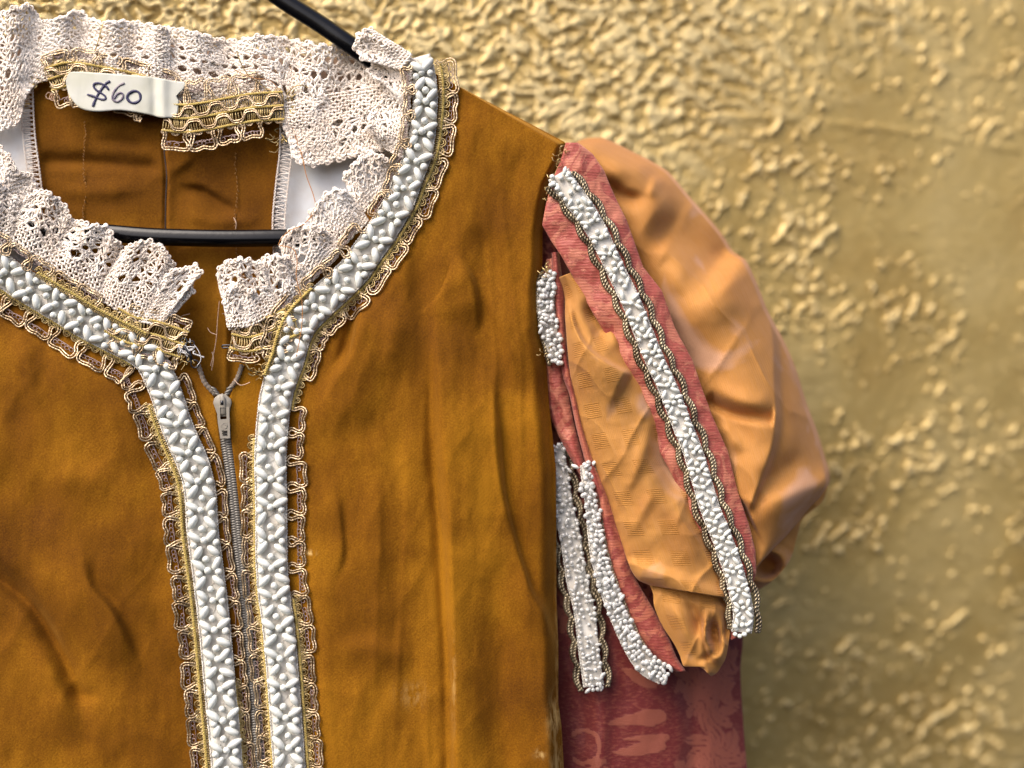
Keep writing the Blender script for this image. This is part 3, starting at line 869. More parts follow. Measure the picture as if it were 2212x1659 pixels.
def bead_spots(path, a0, a1, pitch, k, wscale):
    """the star pattern: two ovals meeting, a row of three rounds, two ovals parting, one round between stars"""
    out = []
    a = a0
    while a < a1:
        w = wscale(a) if callable(wscale) else wscale
        J = lambda s: random.gauss(0, s * k)
        sp_ = 60 / 62 * pitch
        T = path.ang(a)
        for sgn in (-1, 1):
            out.append(('o', a + J(1.5), sgn * 19.5 * w + J(1.4), math.radians(90 - sgn * -1 * 48 + random.gauss(0, 9))))
            out.append(('o', a + pitch * 0.57 + J(1.5), sgn * 18.5 * w + J(1.4), math.radians(90 - sgn * 42 + random.gauss(0, 11))))
            out.append(('r', a + pitch * 0.27 + J(1.5), sgn * 23 * w + J(1.5), 0))
        out.append(('r', a + pitch * 0.18 + J(1.2), J(1.8), 0))
        out.append(('r', a + pitch * 0.80 + J(1.6), J(2.5), 0))
        a += pitch
    return out

def place_bead(kind, meshes, x, y, d, th, parent):
    me = random.choice(meshes)
    o = bpy.data.objects.new('oval_bead' if kind == 'o' else 'round_bead', me)
    COL.objects.link(o); o.parent = parent
    o.location = W((x, y, d))
    o.rotation_euler = (random.uniform(-.1, .1), th, random.uniform(-.14, .14))
    s = random.uniform(0.93, 1.07); o.scale = (s, s, s)
    COUNT['oval_bead' if kind == 'o' else 'round_bead'] += 1
    return o

def bead_trim(path, hw, dfun, a0, a1, pitch, k, wscale, ov, rd, lift, limit=300, matname='tape_ribbon', phase=0.0):
    P = ribbon(path, hw, dfun, a0, a1)
    mb = MB(); mb.grid(P, 3)
    n, m_, _ = P.shape
    for e, sg in ((0, -1), (-1, 1)):               # selvedge of the ribbon: little loops
        pp = P[:, e].copy(); q = smooth(pp, int(plen(pp) / 2.2)); nn = len(q)
        q = q + np.stack([sg * 0 + 1.1 * np.sin(np.arange(nn) * 2.2), 1.1 * np.cos(np.arange(nn) * 2.2), 1.0 + 0.6 * np.sin(np.arange(nn) * 1.7)], 1)
        mb.tube(q, 1.6, 4)
    c = P[:, 4].copy(); c[:, 2] += 2
    for q_ in range(int((a1 - a0) / (pitch * 0.22)) if pitch > 50 else 0):     # criss-cross beading thread
        aa = a0 + q_ * pitch * 0.22; h = hw(aa) if callable(hw) else hw
        s_ = 1 if q_ % 2 else -1
        a_ = np.clip(np.linspace(aa, aa + pitch * 0.5, 6), a0, a1); x, y = path.at(a_, np.linspace(-s_, s_, 6) * h * random.uniform(.3, .9))
        mb.tube(np.c_[x, y, dfun(x, y) + 2.6 + 1.2 * np.sin(np.linspace(0, 3.14, 6))], 0.6, 3)
    tr = mb.build('pearl_trim', M[matname], costume)
    rest = MB()
    for kd, a, off, th in bead_spots(path, a0 + phase, a1, pitch, k, wscale):
        if a < a0 or a > a1 - 3 or (pitch < 50 and random.random() < 0.16): continue
        if pitch < 50: th += random.gauss(0, .35)
        x, y = path.at(a, off); x = float(x); y = float(y)
        d = float(dfun(np.array([x]), np.array([y]))[0]) + lift + random.uniform(-0.8, 1.2)
        T = path.ang(a)
        ang = T + math.pi / 2 - th if kd == 'o' else random.uniform(0, 3)
        key = 'oval_bead' if kd == 'o' else 'round_bead'
        if COUNT[key] < limit:
            place_bead(kd, ov if kd == 'o' else rd, x, y, d, ang, tr)
        else:
            r_ = (10.5, 4.7, 4.7) if kd == 'o' else (5.5, 5.5, 5.5)
            v, f = ellipsoid(*r_, seg=8, rng_=5)
            c_, s_ = math.cos(ang), math.sin(ang)
            v = np.c_[x + v[:, 0] * c_ - v[:, 1] * s_, y + v[:, 0] * s_ + v[:, 1] * c_, d + v[:, 2]]
            rest.add(W(v), f)
    if rest.n: rest.build('small_bead', M['pearl'], tr, kind='stuff')
    return tr

# ---- gold gimp braid either side of the pearl tape
def meander(path, a0, a1, sgn, pitch, r0, r1, dfun, mb, net, seed):
    R = np.random.default_rng(seed)
    ctl = [(0.05, 0.0), (0.15, 0.18), (0.13, 0.42), (0.07, 0.62), (0.06, 0.86), (0.15, 0.99), (0.32, 0.98), (0.5, 0.93), (0.68, 0.98), (0.85, 1.0), (0.94, 0.86), (0.93, 0.62), (0.87, 0.42), (0.86, 0.2), (0.95, 0.02)]
    pts = []
    a = a0; k = 0
    while a + pitch <= a1:
        pj = pitch * R.uniform(0.92, 1.08); g = R.uniform(0.86, 1.10); sk = R.uniform(-0.06, 0.06)
        for cs, co in ctl:
            pts.append((a + (cs + sk * co) * pj + R.uniform(-1, 1), r0 + (r1 - r0) * co * (g if co > 0.3 else 1) + R.uniform(-1.2, 1.2)))
        nr = 5
        for i in range(nr):
            if R.random() < 0.12: continue
            s0 = a + pj * (0.20 + 0.14 * i); o0 = r0 + (r1 - r0) * R.uniform(0.66, 0.76)
            th = np.linspace(0, 2 * math.pi, 8)[:-1]
            x, y = path.at(s0 + 4.6 * np.cos(th), sgn * (o0 + 3.8 * np.sin(th)))
            net.tube(np.c_[x, y, dfun(x, y) + 1.8], 0.95, 3, closed=True)
        ns = np.linspace(a + 0.1 * pj, a + 0.9 * pj, 10)
        x, y = path.at(ns, sgn * (r0 + (r1 - r0) * 0.60 + np.sin(ns) * 1.0)); net.tube(np.c_[x, y, dfun(x, y) + 1.2], 1.0, 3)
        a += pj; k += 1
    if len(pts) < 4: return
    q = smooth(np.array(pts), len(pts) * 4)
    t = np.gradient(q, axis=0); t /= np.linalg.norm(t, axis=1)[:, None] + 1e-9
    nrm = np.stack([-t[:, 1], t[:, 0]], 1)
    for o, dz in ((-2.7, 0.0), (2.7, 0.8)):
        c = q + nrm * o
        x, y = path.at(c[:, 0], sgn * c[:, 1])
        rad = 2.05 * (1 + 0.22 * np.sin(np.arange(len(c)) * 2.1))
        mb.tube(np.c_[x, y, dfun(x, y) + 3.2 + dz + 1.0 * np.sin(np.arange(len(c)) * 0.35)], rad, 5)

def core_edge(path, a0, a1, sgn, off, dfun, gold, yel, seed, inner=18, reach=9):
    inner = max(inner, off - 9)
    """the stitched core where it shows beside the tape"""
    R = np.random.default_rng(seed)
    a = a0; pl = []
    while a < a1:
        o1 = off + reach * R.uniform(0.55, 1.1); w = 2.4
        aa = np.array([a, a + 0.3, a + 1.2, a + 2.6, a + 3.6, a + 4.0]); oo = np.array([inner, off, o1, o1, off, inner])
        x, y = path.at(aa, sgn * oo)
        pl.append(np.c_[x, y, dfun(x, y) + 3.5 + np.array([0, 1.5, 0.5, 0.5, 1.5, 0])])
        a += R.uniform(7.2, 8.6)
    gold.tubes(np.array(pl), 1.7, 4)
    k = a0
    while k < a1 - 10:
        th = np.linspace(0, math.pi, 7)
        for rr in (5.0, 8.2):
            x, y = path.at(k + rr * np.cos(th), sgn * (off + 2 + (reach + 4) / 8 * rr * np.sin(th)))
            gold.tube(np.c_[x, y, dfun(x, y) + 4.5], 1.5, 4)
        k += R.uniform(15, 21)
    n = int((a1 - a0) / 2.2); aa = np.linspace(a0, a1, n)
    for ph in (0, math.pi):
        x, y = path.at(aa, sgn * (off + 1.9 * np.sin(aa * 0.62 + ph)))
        yel.tube(np.c_[x, y, dfun(x, y) + 6 + 1.4 * np.cos(aa * 0.62 + ph)], 2.0 * (1 + .25 * np.sin(aa * .9)), 4)

def gold_braid(name, path, dfun, sides, cores, seed):
    g = MB(); nt = MB(); y_ = MB(); gc = MB()
    for sgn, a0, a1, r0, r1 in sides: meander(path, a0, a1, sgn, 62, r0, r1, dfun, g, nt, seed + sgn + int(a0))
    for sgn, a0, a1, off, reach in cores: core_edge(path, a0, a1, sgn, off, dfun, gc, y_, seed + 3 + int(a0), reach=reach)
    o = g.build(name, M['gold'], costume)
    if nt.n: nt.build('braid_net', M['net'], o, kind='stuff')
    if gc.n: gc.build('braid_core', M['gold_core'], o, kind='stuff')
    if y_.n: y_.build('braid_stitching', M['yellow'], o, kind='stuff')
    return o

RP = Path(R_TRIM); LP = Path(L_TRIM)
def rd_(x, y): return rpanel_h(x, y) - 8
def ld_(x, y): return lpanel_h(x, y) - 8
def rhw(a): return float(np.interp(a, [0, 90, 330, 560, 800, 1000, 2000], [22, 25, 31, 34, 34, 33, 34]))
def rws(a): return float(np.interp(a, [0, 90, 330, 560, 2000], [0.66, 0.74, 0.95, 1.0, 1.0]))
# which way is +off?  (left of the screen when walking down)
tx, ty = RP.at(1200.0, 10.0)
assert True
LEFT = 1 if float(tx) < float(np.interp(1200, RP.q, RP.p[:, 0])) else -1
RIGHT = -LEFT
aC = 880.0                         # about where the neck edge turns down into the front edge
gold_braid('gold_braid', RP, rd_, [(RIGHT, 20, 840, 30, 68), (RIGHT, 850, RP.L, 34, 72), (LEFT, 960, RP.L, 34, 64)],
           [(RIGHT, 30, 860, 39, 8), (RIGHT, 1280, RP.L - 5, 40, 9), (LEFT, 930, RP.L - 5, 36, 8)], 100)
gold_braid('gold_braid', RP, lambda x, y: 13 + 0 * np.asarray(x, float), [(LEFT, 14, 420, 22, 46), (LEFT, 420, 790, 28, 62)], [(LEFT, 600, 800, 36, 6)], 150)
gold_braid('gold_braid', LP, lambda x, y: 13 + 0 * np.asarray(x, float), [(RIGHT, 10, 330, 30, 64)], [(RIGHT, 160, 430, 38, 8)], 250)
lc = 400.0
gold_braid('gold_braid', LP, ld_, [(LEFT, 10, LP.L, 37, 80), (RIGHT, 520, LP.L, 30, 57)],
           [(LEFT, 60, 440, 36, 6), (LEFT, 560, LP.L - 5, 44, 8), (RIGHT, 1190, LP.L - 5, 34, 6)], 200)
rtrim = bead_trim(RP, rhw, lambda x, y: rd_(x, y) + 8, 4, RP.L - 4, 65, 1.0, rws, OVAL, ROUND, 11.0, phase=22)
ltrim = bead_trim(LP, 33, lambda x, y: ld_(x, y) + 8, 4, LP.L - 4, 65, 1.0, 1.0, OVAL, ROUND, 11.0, phase=18)

# ---- braid lying flat: back of the neck and the two collar ends
def flat_braid(name, pts, d, half, loops_up, loops_dn, seed, lines=(-0.95, 0.0, 0.95)):
    pa = Path(pts, 200); R = np.random.default_rng(seed)
    df = lambda x, y: d + 0 * np.asarray(x, float) + 4 * (vn(np.asarray(x) / 30, np.asarray(y) / 30, seed) - 0.5)
    g = MB(); nt = MB(); yl = MB(); gc = MB()
    L = pa.L
    base = ribbon(pa, half, lambda x, y: df(x, y) - 4, 0, L, n=20)
    a = 2.0; pl = []
    while a < L - 2:                                # dense cross threads, in slanting bunches
        sl = 3.0 * math.sin(a / 13.0)
        for seg in range(len(lines) - 1):
            o0, o1 = lines[seg] * half, lines[seg + 1] * half
            oo = np.linspace(o0, o1, 5); aa = a + sl * np.sin(np.linspace(0, math.pi, 5)) + R.uniform(-.6, .6)
            x, y = pa.at(np.clip(aa, 0, L), oo)
            pl.append(np.c_[x, y, df(x, y) + 2.5 * np.sin(np.linspace(0, math.pi, 5))])
        a += R.uniform(4.6, 5.6)
    gc.tubes(np.array(pl), 1.7, 4)
    for lo in lines:
        aa = np.linspace(0, L, int(L / 2.2))
        for ph in (0, math.pi):
            x, y = pa.at(aa, lo * half + 1.7 * np.sin(aa * .6 + ph)); yl.tube(np.c_[x, y, df(x, y) + 4.5 + 1.3 * np.cos(aa * .6 + ph)], 1.9, 4)
        sg = 1 if lo > 0 else -1
        k = 6.0
        while k < L - 8:                            # little loops peeping past the stitching
            th = np.linspace(0, math.pi, 7)
            for rr in (5.2, 8.0):
                x, y = pa.at(k + rr * np.cos(th), lo * half + sg * (2 + rr * 0.8 * np.sin(th))); g.tube(np.c_[x, y, df(x, y) + 3], 1.3, 4)
            k += R.uniform(19, 25)
    for seg in range(len(lines) - 1):                # wavy double cords laid over the core
        mid = 0.5 * (lines[seg] + lines[seg + 1]) * half; amp = 0.34 * (lines[seg + 1] - lines[seg]) * half
        aa = np.linspace(2, L - 2, int(L / 3)); ph = R.uniform(0, 6)
        sq = np.tanh(2.2 * np.sin(2 * math.pi * aa / 62 + ph))
        for o in (-2.4, 2.4):
            x, y = pa.at(aa, mid + amp * sq + o); g.tube(np.c_[x, y, df(x, y) + 6.0], 2.0 * (1 + .14 * np.sin(aa * 1.1)), 5)
    for sgn, ext in loops_up, loops_dn:
        if ext: meander(pa, 0, L + 4, sgn, 52, half * 0.9, half + ext, df, g, nt, seed + 2)
    o = g.build(name, M['gold'], costume)
    gc.build('braid_core', M['gold_core'], o, kind='stuff'); yl.build('braid_stitching', M['yellow'], o, kind='stuff')
    if nt.n: nt.build('braid_net', M['net'], o, kind='stuff')
    return o
UP = None
def updn(pts):
    pa = Path(pts, 50); x, y = pa.at(pa.L / 2, 10.0)
    return (1, -1) if float(y) < float(np.interp(pa.L / 2, pa.q, pa.p[:, 1])) else (-1, 1)
p1 = [(352, 252), (400, 256), (450, 250), (500, 240), (550, 232), (612, 228)]
u_, d_ = updn(p1); flat_braid('gold_braid', p1, -22, 31, (u_, 44), (d_, 36), 300)
p2 = [(104, 172), (150, 160), (210, 168), (280, 182), (348, 208), (352, 250)]
u_, d_ = updn(p2); flat_braid('gold_braid', p2, -30, 26, (u_, 26), (d_, 40), 320)
p3 = [(500, 722), (540, 728), (580, 716), (640, 690)]
u_, d_ = updn(p3); flat_braid('gold_braid', p3, 10, 32, (u_, 34), (d_, 22), 340)
p4 = [(398, 745), (370, 735), (330, 722), (280, 712), (240, 690)]
u_, d_ = updn(p4); flat_braid('gold_braid', p4, 10, 30, (u_, 22), (d_, 26), 360)
# frayed cut ends of the braid
mb = MB()
for cx, cy, dd, n in ((118, 150, -34, 40), (628, 232, -34, 46), (600, 300, -40, 10), (70, 175, -40, 12), (395, 770, 8, 16), (560, 800, 8, 14)):
    for k in range(n):
        a = random.uniform(0, 6.28); ln = random.uniform(8, 26)
        x0 = cx + random.gauss(0, 8); y0 = cy + random.gauss(0, 10)
        q = [(x0, y0, dd), (x0 + math.cos(a) * ln * .5 + random.gauss(0, 3), y0 + math.sin(a) * ln * .5, dd + random.uniform(2, 8)), (x0 + math.cos(a + .7) * ln, y0 + math.sin(a + .7) * ln, dd + random.uniform(0, 9))]
        mb.tube(smooth(q, 7), random.choice((0.8, 1.1, 1.7)), 4)
mb.build('frayed_ends', M['gold_core'], costume, kind='stuff')

# ---- white overlocked edges of the neck opening
def overlock(pts, width, d):
    pa = Path(pts, 120); mb = MB()
    k = np.arange(int(pa.L / 10.0)); pp = []
    aa = []; oo = []
    for i in k:
        a = i * 10.0
        aa += [a, a + 1.5, a + 4.6, a + 5.4, a + 6.6]; oo += [0, width * .5, width, width, width * .45]
    aa = np.array(aa) + rng.normal(0, .5, len(aa)); oo = np.array(oo) + rng.normal(0, .8, len(oo))
    q = smooth(np.c_[aa, oo], len(aa) * 2)
    x, y = pa.at(q[:, 0], q[:, 1]); mb.tube(np.c_[x, y, np.full(len(x), d) + 1.5 * np.sin(np.arange(len(x)) * .5)], 1.1, 4)
    s = np.linspace(0, pa.L, int(pa.L / 2))
    for off in (0, width):
        for ph in (0, 2.0):
            x, y = pa.at(s, off + 1.5 * np.sin(s * .9 + ph)); mb.tube(np.c_[x, y, d + 1.6 + np.cos(s * .9 + ph)], 1.1, 4)
    return mb.build('overlock_stitching', M['thread_white'], back)
overlock([(44, 176), (46, 240), (50, 300), (58, 360), (66, 425)], -26 * LEFT, -50)
overlock([(606, 258), (604, 330), (596, 400), (589, 480), (592, 560), (594, 610)], -26 * LEFT, -48)
mb = MB()
for k in range(3):
    th = np.linspace(0, 2 * math.pi, 12)[:-1]
    mb.tube(np.c_[106 + 8 * k + 7 * np.cos(th), 207 + 3 * k + 7 * np.sin(th), np.full(11, -48.0)], 1.0, 4, closed=True)
mb.build('thread_curl', M['thread_peach'], back)

# ---- loose threads
def strand(name, pts, r, m):
    mb = MB(); mb.tube(smooth(pts, 60), r, 5); return mb.build(name, M[m], costume)
strand('loose_thread', [(628, 262, -30), (640, 300, -24), (652, 335, -20), (662, 380, -15), (678, 425, -5), (680, 455, 5), (655, 485, 25), (622, 500, 30), (601, 527, 32), (615, 532, 34), (636, 540, 36), (642, 565, 38), (640, 600, 40), (652, 650, 36), (652, 700, 34), (645, 745, 30), (640, 770, 28)], 1.0, 'thread_orange')
strand('loose_thread', [(600, 210, -18), (560, 180, -14), (535, 160, -10), (520, 135, -6), (512, 110, -4)], 1.3, 'gold_core')
strand('loose_thread', [(610, 205, -20), (585, 175, -14), (545, 168, -8), (505, 150, -8)], 0.9, 'thread_orange')
strand('loose_thread', [(205, 110, -20), (212, 90, -14), (218, 66, -12), (222, 52, -14)], 1.4, 'gold_core')
strand('loose_thread', [(620, 205, -20), (632, 190, -16), (650, 184, -14), (666, 190, -16)], 1.3, 'gold_core')
for pts in ([(382, 690, -20), (395, 682, -16), (410, 678, -18)], [(448, 708, -30), (455, 718, -28), (468, 723, -30)], [(474, 650, -40), (470, 690, -36), (466, 740, -38), (455, 790, -36)], [(458, 760, -30), (461, 775, -28), (457, 800, -30)],
            [(505, 470, -48), (510, 482, -44), (509, 494, -48)], [(505, 820, 6), (520, 832, 8), (540, 826, 6)]):
    strand('thread_scrap', pts, 0.8, 'thread_peach')

# ------------------------------------------------------------------ zip, hook and eye
zp = Path(ZIP)
P = ribbon(zp, 24, lambda x, y: -11 + 0 * x, 60, zp.L, n=120)
mb = MB(); mb.grid(P, 2)
for pts in ([(428, 788, -6), (434, 805, -4), (441, 824, -4), (452, 838, -5), (466, 852, -6)], [(523, 788, -6), (517, 806, -4), (510, 822, -4), (500, 836, -5), (490, 852, -6)]):
    q = smooth(pts, 30); mb.tube(q, 5.0 + 0.8 * np.sin(np.arange(30) * 1.9), 6)
zipper = mb.build('zipper', M['zip_tape'], costume)
tv, tf = ellipsoid(8.6, 2.1, 4.2, seg=6, rng_=4)
tmb = MB(); tmb.add(tv * S, tf); to = tmb.build('zipper_tooth', M['teeth']); tme = to.data; bpy.data.objects.remove(to)
def tooth(x, y, d, ang):
    o = bpy.data.objects.new('zipper_tooth', tme); COL.objects.link(o); o.parent = zipper
    o.location = W((x, y, d)); o.rotation_euler = (0, ang, 0)
a = 72.0; sd = 1
while a < zp.L - 3 :
    x, y = zp.at(a, sd * 4.2); tooth(float(x), float(y), -5.5, zp.ang(a) - math.pi / 2)
    a += 2.75; sd = -sd
for x, y, an in ((466, 846, .5), (470, 852, .5), (492, 846, -.5), (488, 853, -.5), (462, 840, .5), (496, 838, -.5)):
    tooth(x, y, -2, an)
mb = MB()
mb.poly_prism(resample(np.array([(480, 850), (490, 854), (499, 862), (501, 870), (498, 880), (496, 892), (490, 900), (474, 900), (468, 892), (464, 880), (460, 870), (463, 860), (471, 853), (480, 850)], float), 40)[:-1], -8, 3, 2)
sl = mb.build('zipper_slider', M['zip'], zipper)
mb = MB()      # lug on the slider
mb.poly_prism([(474, 858), (477, 852), (482, 852), (486, 858), (488, 895), (476, 895)], 3.1, 7, 1)
mb.build('slider_lug', M['zip'], zipper)
mb = MB(); mb.poly_prism([(475.5, 865), (482.5, 865), (482.8, 875), (476, 875)], 6.8, 7.3); mb.build('slider_slot', M['wire'], zipper)
# pull tab: a flat frame with two openings
def frame(mb, outer, inner, d0, d1):
    o = np.asarray(outer, float); i = np.asarray(inner, float); n = len(o)
    V = np.vstack([np.c_[o, np.full(n, d0)], np.c_[o, np.full(n, d1)], np.c_[i, np.full(n, d1)], np.c_[i, np.full(n, d0)]])
    q = [(r * n + k, r * n + (k + 1) % n, ((r + 1) % 4) * n + (k + 1) % n, ((r + 1) % 4) * n + k) for r in range(4) for k in range(n)]
    mb.add(W(V), q)
mb = MB()
frame(mb, [(468, 880), (495, 879), (496, 912), (470.5, 912)], [(475, 880.5), (488.5, 880), (489.5, 905), (476, 906)], 4, 9)
mb.poly_prism([(470.5, 912.1), (496, 912.1), (496.6, 929), (473, 929)], 4, 9)
frame(mb, [(473, 929.1), (496.6, 929.1), (497, 946), (476, 947.5)], [(479, 930), (491, 930), (491.5, 941.5), (480, 942)], 4, 9)
mb.tube(np.array([(491, 915, 9.2), (482, 914, 9.4), (477, 920, 9.4), (481, 926, 9.4), (489, 925, 9.4), (491, 919, 9.4), (485, 917, 9.4)]), 0.7, 5)
mb.build('pull_tab', M['zip'], zipper, flat=True)
mb = MB()
for yy in (746, 751.5):
    mb.tube([(481, yy, 2), (490, yy - .5, 4), (514, yy, 4), (520, yy, 0)], 2.0, 6)
mb.tube([(482, 745.5, 2), (479.5, 748.5, 2), (482, 752, 2)], 2.0, 6)
mb.build('fastening_eye', M['wire'], costume)
mb = MB()
for cx, cy, rr, w in ((397, 738, 7.5, 2.4), (415, 741, 4.6, 1.2), (421, 786, 8.5, 1.8), (408, 776, 5.5, 1.5)):
    th = np.linspace(0, 2 * math.pi, 14)[:-1]
    mb.tube(np.c_[cx + rr * np.cos(th), cy + rr * np.sin(th), np.full(13, 13.0)], w, 5, closed=True)
mb.tube(smooth([(390, 742, 13), (402, 755, 16), (410, 765, 16), (414, 778, 13)], 14), 4, 6)
mb.build('fastening_hook', M['wire'], costume)
mb = MB()
for k in range(16):
    x0 = 405 + random.gauss(0, 7); y0 = 752 + random.gauss(0, 8)
    mb.tube(smooth([(x0, y0, 14), (x0 + random.gauss(0, 9), y0 + random.gauss(4, 7), 19), (x0 + random.gauss(0, 12), y0 + random.gauss(6, 10), 15)], 8), random.choice((.7, 1.1, 1.6)), 4)
mb.tube(smooth([(420, 745, 14), (430, 760, 18), (434, 778, 18), (426, 790, 14)], 12), .8, 4)
mb.build('hook_thread', M['lining'], costume, kind='stuff')

# ------------------------------------------------------------------ sleeve
def put(name, L, R, nu, nv, h, m, thick=4, lin=False, label=None, at=None):
    if m.startswith('silk'):
        h0 = h
        h = lambda x, y, u, v: h0(x, y, u, v) + (creases(x, y, 500 + nu) if m == 'silk_check' else creases(x, y, 600 + nu, 130, 10))
    P, uv = sheet(L, R, nu, nv, h, thick, lin)
    mb = MB(); mb.grid(P, thick, uv, at=None if at is None else at(P[..., 0], P[..., 1]))
    o = mb.build(name, M[m], costume)
    if label: o['label'] = label
    return o

# brocade under sleeve with its woven leaves and flowers
def motif(x, y):
    wx_ = x + 14 * (fbm(x / 40, y / 40, 201, 3) - 0.5); wy_ = y + 14 * (fbm(x / 40 + 7, y / 40, 203, 3) - 0.5)
    f = np.zeros_like(x)
    def leaf(x0, y0, x1, y1, w, back=0.3):
        d = np.array([x1 - x0, y1 - y0], float); L = np.hypot(*d); d /= L
        t = ((wx_ - x0) * d[0] + (wy_ - y0) * d[1]) / L; s = (wx_ - x0) * -d[1] + (wy_ - y0) * d[0]
        prof = w * np.clip(t, 0, 1) ** back * np.clip(1 - t, 0, 1) ** 0.9 * 1.5
        return np.where((t > 0) & (t < 1), sst(0.0, 6.0, prof - np.abs(s)), 0)
    for L_ in ((1440, 1545, 1300, 1562, 24), (1450, 1590, 1330, 1600, 16), (1440, 1610, 1305, 1632, 22), (1420, 1480, 1330, 1440, 20), (1360, 1395, 1400, 1480, 20)):
        f = np.maximum(f, leaf(*L_))
    for cx, cy, rx, ry in ((1538, 1520, 58, 62), (1545, 1630, 70, 62), (1560, 1440, 40, 60), (1500, 1475, 46, 40)):
        r = np.hypot((wx_ - cx) / rx, (wy_ - cy) / ry); an = np.arctan2(wy_ - cy, wx_ - cx)
        pet = 1 - r + 0.16 * np.cos(an * 7 + 6 * r)
        vein = np.abs(np.sin(an * 9 + 9 * r))
        f = np.maximum(f, sst(0.0, 0.14, pet) * (0.35 + 0.65 * sst(0.30, 0.72, vein)))
    rr = np.hypot(wx_ - 1262, wy_ - 1612); an = np.arctan2(wy_ - 1612, wx_ - 1262)
    f = np.maximum(f, sst(0, 4, 7 - np.abs(rr - 34)) * (np.abs(an) < 2.4))
    f = np.maximum(f, sst(0.50, 0.60, fbm(x / 26, y / 30, 211, 3)) * (y < 1380) * 0.9)
    f = np.maximum(f, 0.8 * sst(0.54, 0.62, fbm(x / 30, y / 22, 215, 4)) * (y > 1640) * (x < 1480))
    return f + 0.001
def us(x, y, u, v):
    return -120 + 46 * np.sin(math.pi * np.clip(u * 0.9 + 0.1, 0, 1)) - 60 * u ** 3 + 10 * (fbm(x / 60, y / 120, 221, 3) - 0.5) + folds(x, y, [([(1290, 1440), (1300, 1560), (1290, 1700)], 14, 30, 20, .2, 0), ([(1480, 1440), (1500, 1560), (1490, 1700)], -12, 24, 24, .2, 0), ([(1260, 900), (1300, 1100), (1340, 1300)], 12, 20, 20)])
put('under_sleeve', [(1150, 440), (1155, 700), (1165, 1200), (1170, 1450), (1180, 1730)], [(1230, 430), (1300, 740), (1400, 960), (1500, 1160), (1580, 1290), (1604, 1370), (1600, 1450), (1606, 1560), (1614, 1660), (1620, 1730)],
    120, 240, us, 'brocade_deep', 5, label='long deep red brocade under sleeve', at=motif)

# big orange puff at the back of the sleeve
P1R = [(1249, 308), (1280, 332), (1305, 368), (1319, 403), (1336, 440), (1354, 476), (1389, 576), (1430, 628), (1458, 708), (1496, 778), (1514, 831), (1538, 897), (1573, 976), (1594, 1063), (1618, 1133), (1632, 1190), (1634, 1237), (1618, 1292)]
PF = [([(1290, 345), (1350, 360), (1430, 372)], 26, 30, 26), ([(1300, 380), (1350, 425), (1415, 430)], -26, 20, 16), ([(1420, 372), (1412, 400), (1400, 432)], 12, 8, 16),
      ([(1400, 470), (1480, 520), (1590, 600)], -58, 60, 55, .25, .25), ([(1376, 545), (1450, 545), (1470, 600), (1500, 640)], 20, 30, 34), ([(1440, 700), (1540, 660), (1630, 610)], 26, 50, 60),
      ([(1520, 862), (1583, 893), (1672, 908)], -26, 10, 22, .1, .05), ([(1510, 830), (1590, 868), (1675, 885)], 16, 22, 24),
      ([(1545, 905), (1580, 945), (1602, 985)], 18, 18, 16), ([(1560, 900), (1640, 960), (1650, 1020)], -10, 30, 30),
      ([(1570, 520), (1625, 590), (1655, 660), (1668, 740), (1670, 830), (1674, 895), (1666, 960), (1640, 1036), (1610, 1110)], 40, 95, 11, .15, .05),
      ([(1690, 800), (1712, 900), (1715, 990)], 10, 22, 28), ([(1615, 1118), (1705, 1074), (1795, 1046)], 30, 40, 30, .05, .05), ([(1640, 1060), (1700, 1010), (1750, 1005)], -20, 26, 26)]
def pu(x, y, u, v):
    return -44 - 34 * v * (1 - u) + 82 * np.sin(math.pi * np.clip(u * .92 - 0.03, 0, 1)) ** 1.3 * (0.5 + .5 * np.sin(math.pi * np.clip(v, 0, 1))) - 150 * u ** 1.6 - 40 * (1 - sst(0, .05, 1 - u)) ** 2 + folds(x, y, PF) + 10 * (fbm(x / 90, y / 90, 231, 3) - .5)
put('sleeve_puff', [(1235, 312)] + [(x - 26, y + 4) for x, y in P1R[1:]], [(1250, 305), (1262, 300), (1290, 297), (1312, 301), (1361, 325), (1400, 344), (1435, 365), (1451, 379), (1489, 424), (1552, 496), (1583, 542), (1611, 563), (1635, 612), (1660, 674), (1694, 737), (1719, 796), (1743, 872),
    (1764, 928), (1781, 983), (1793, 1032), (1778, 1067), (1750, 1098), (1722, 1133), (1690, 1165), (1650, 1190)], 150, 200, pu, 'silk', 4, label='smooth orange puff with soft purple shadows')
# lower flap of it, curling into an open roll
def fl(x, y, u, v):
    e = np.hypot((x - 1655) / 36, (y - 1222) / 30)
    return -100 - 70 * u + 34 * np.exp(-((e - 1.15) / .35) ** 2) - 70 * np.exp(-(e / .75) ** 4) + 14 * (fbm(x / 50, y / 50, 241, 2) - .5) + folds(x, y, [([(1640, 1180), (1690, 1140), (1740, 1110)], 22, 18, 22)])
put('sleeve_puff', [(1590, 1100), (1600, 1150), (1606, 1220), (1610, 1282)], [(1788, 1052), (1775, 1085), (1735, 1120), (1724, 1150), (1712, 1196), (1698, 1222), (1668, 1255), (1636, 1276)], 70, 70, fl, 'silk', 4)

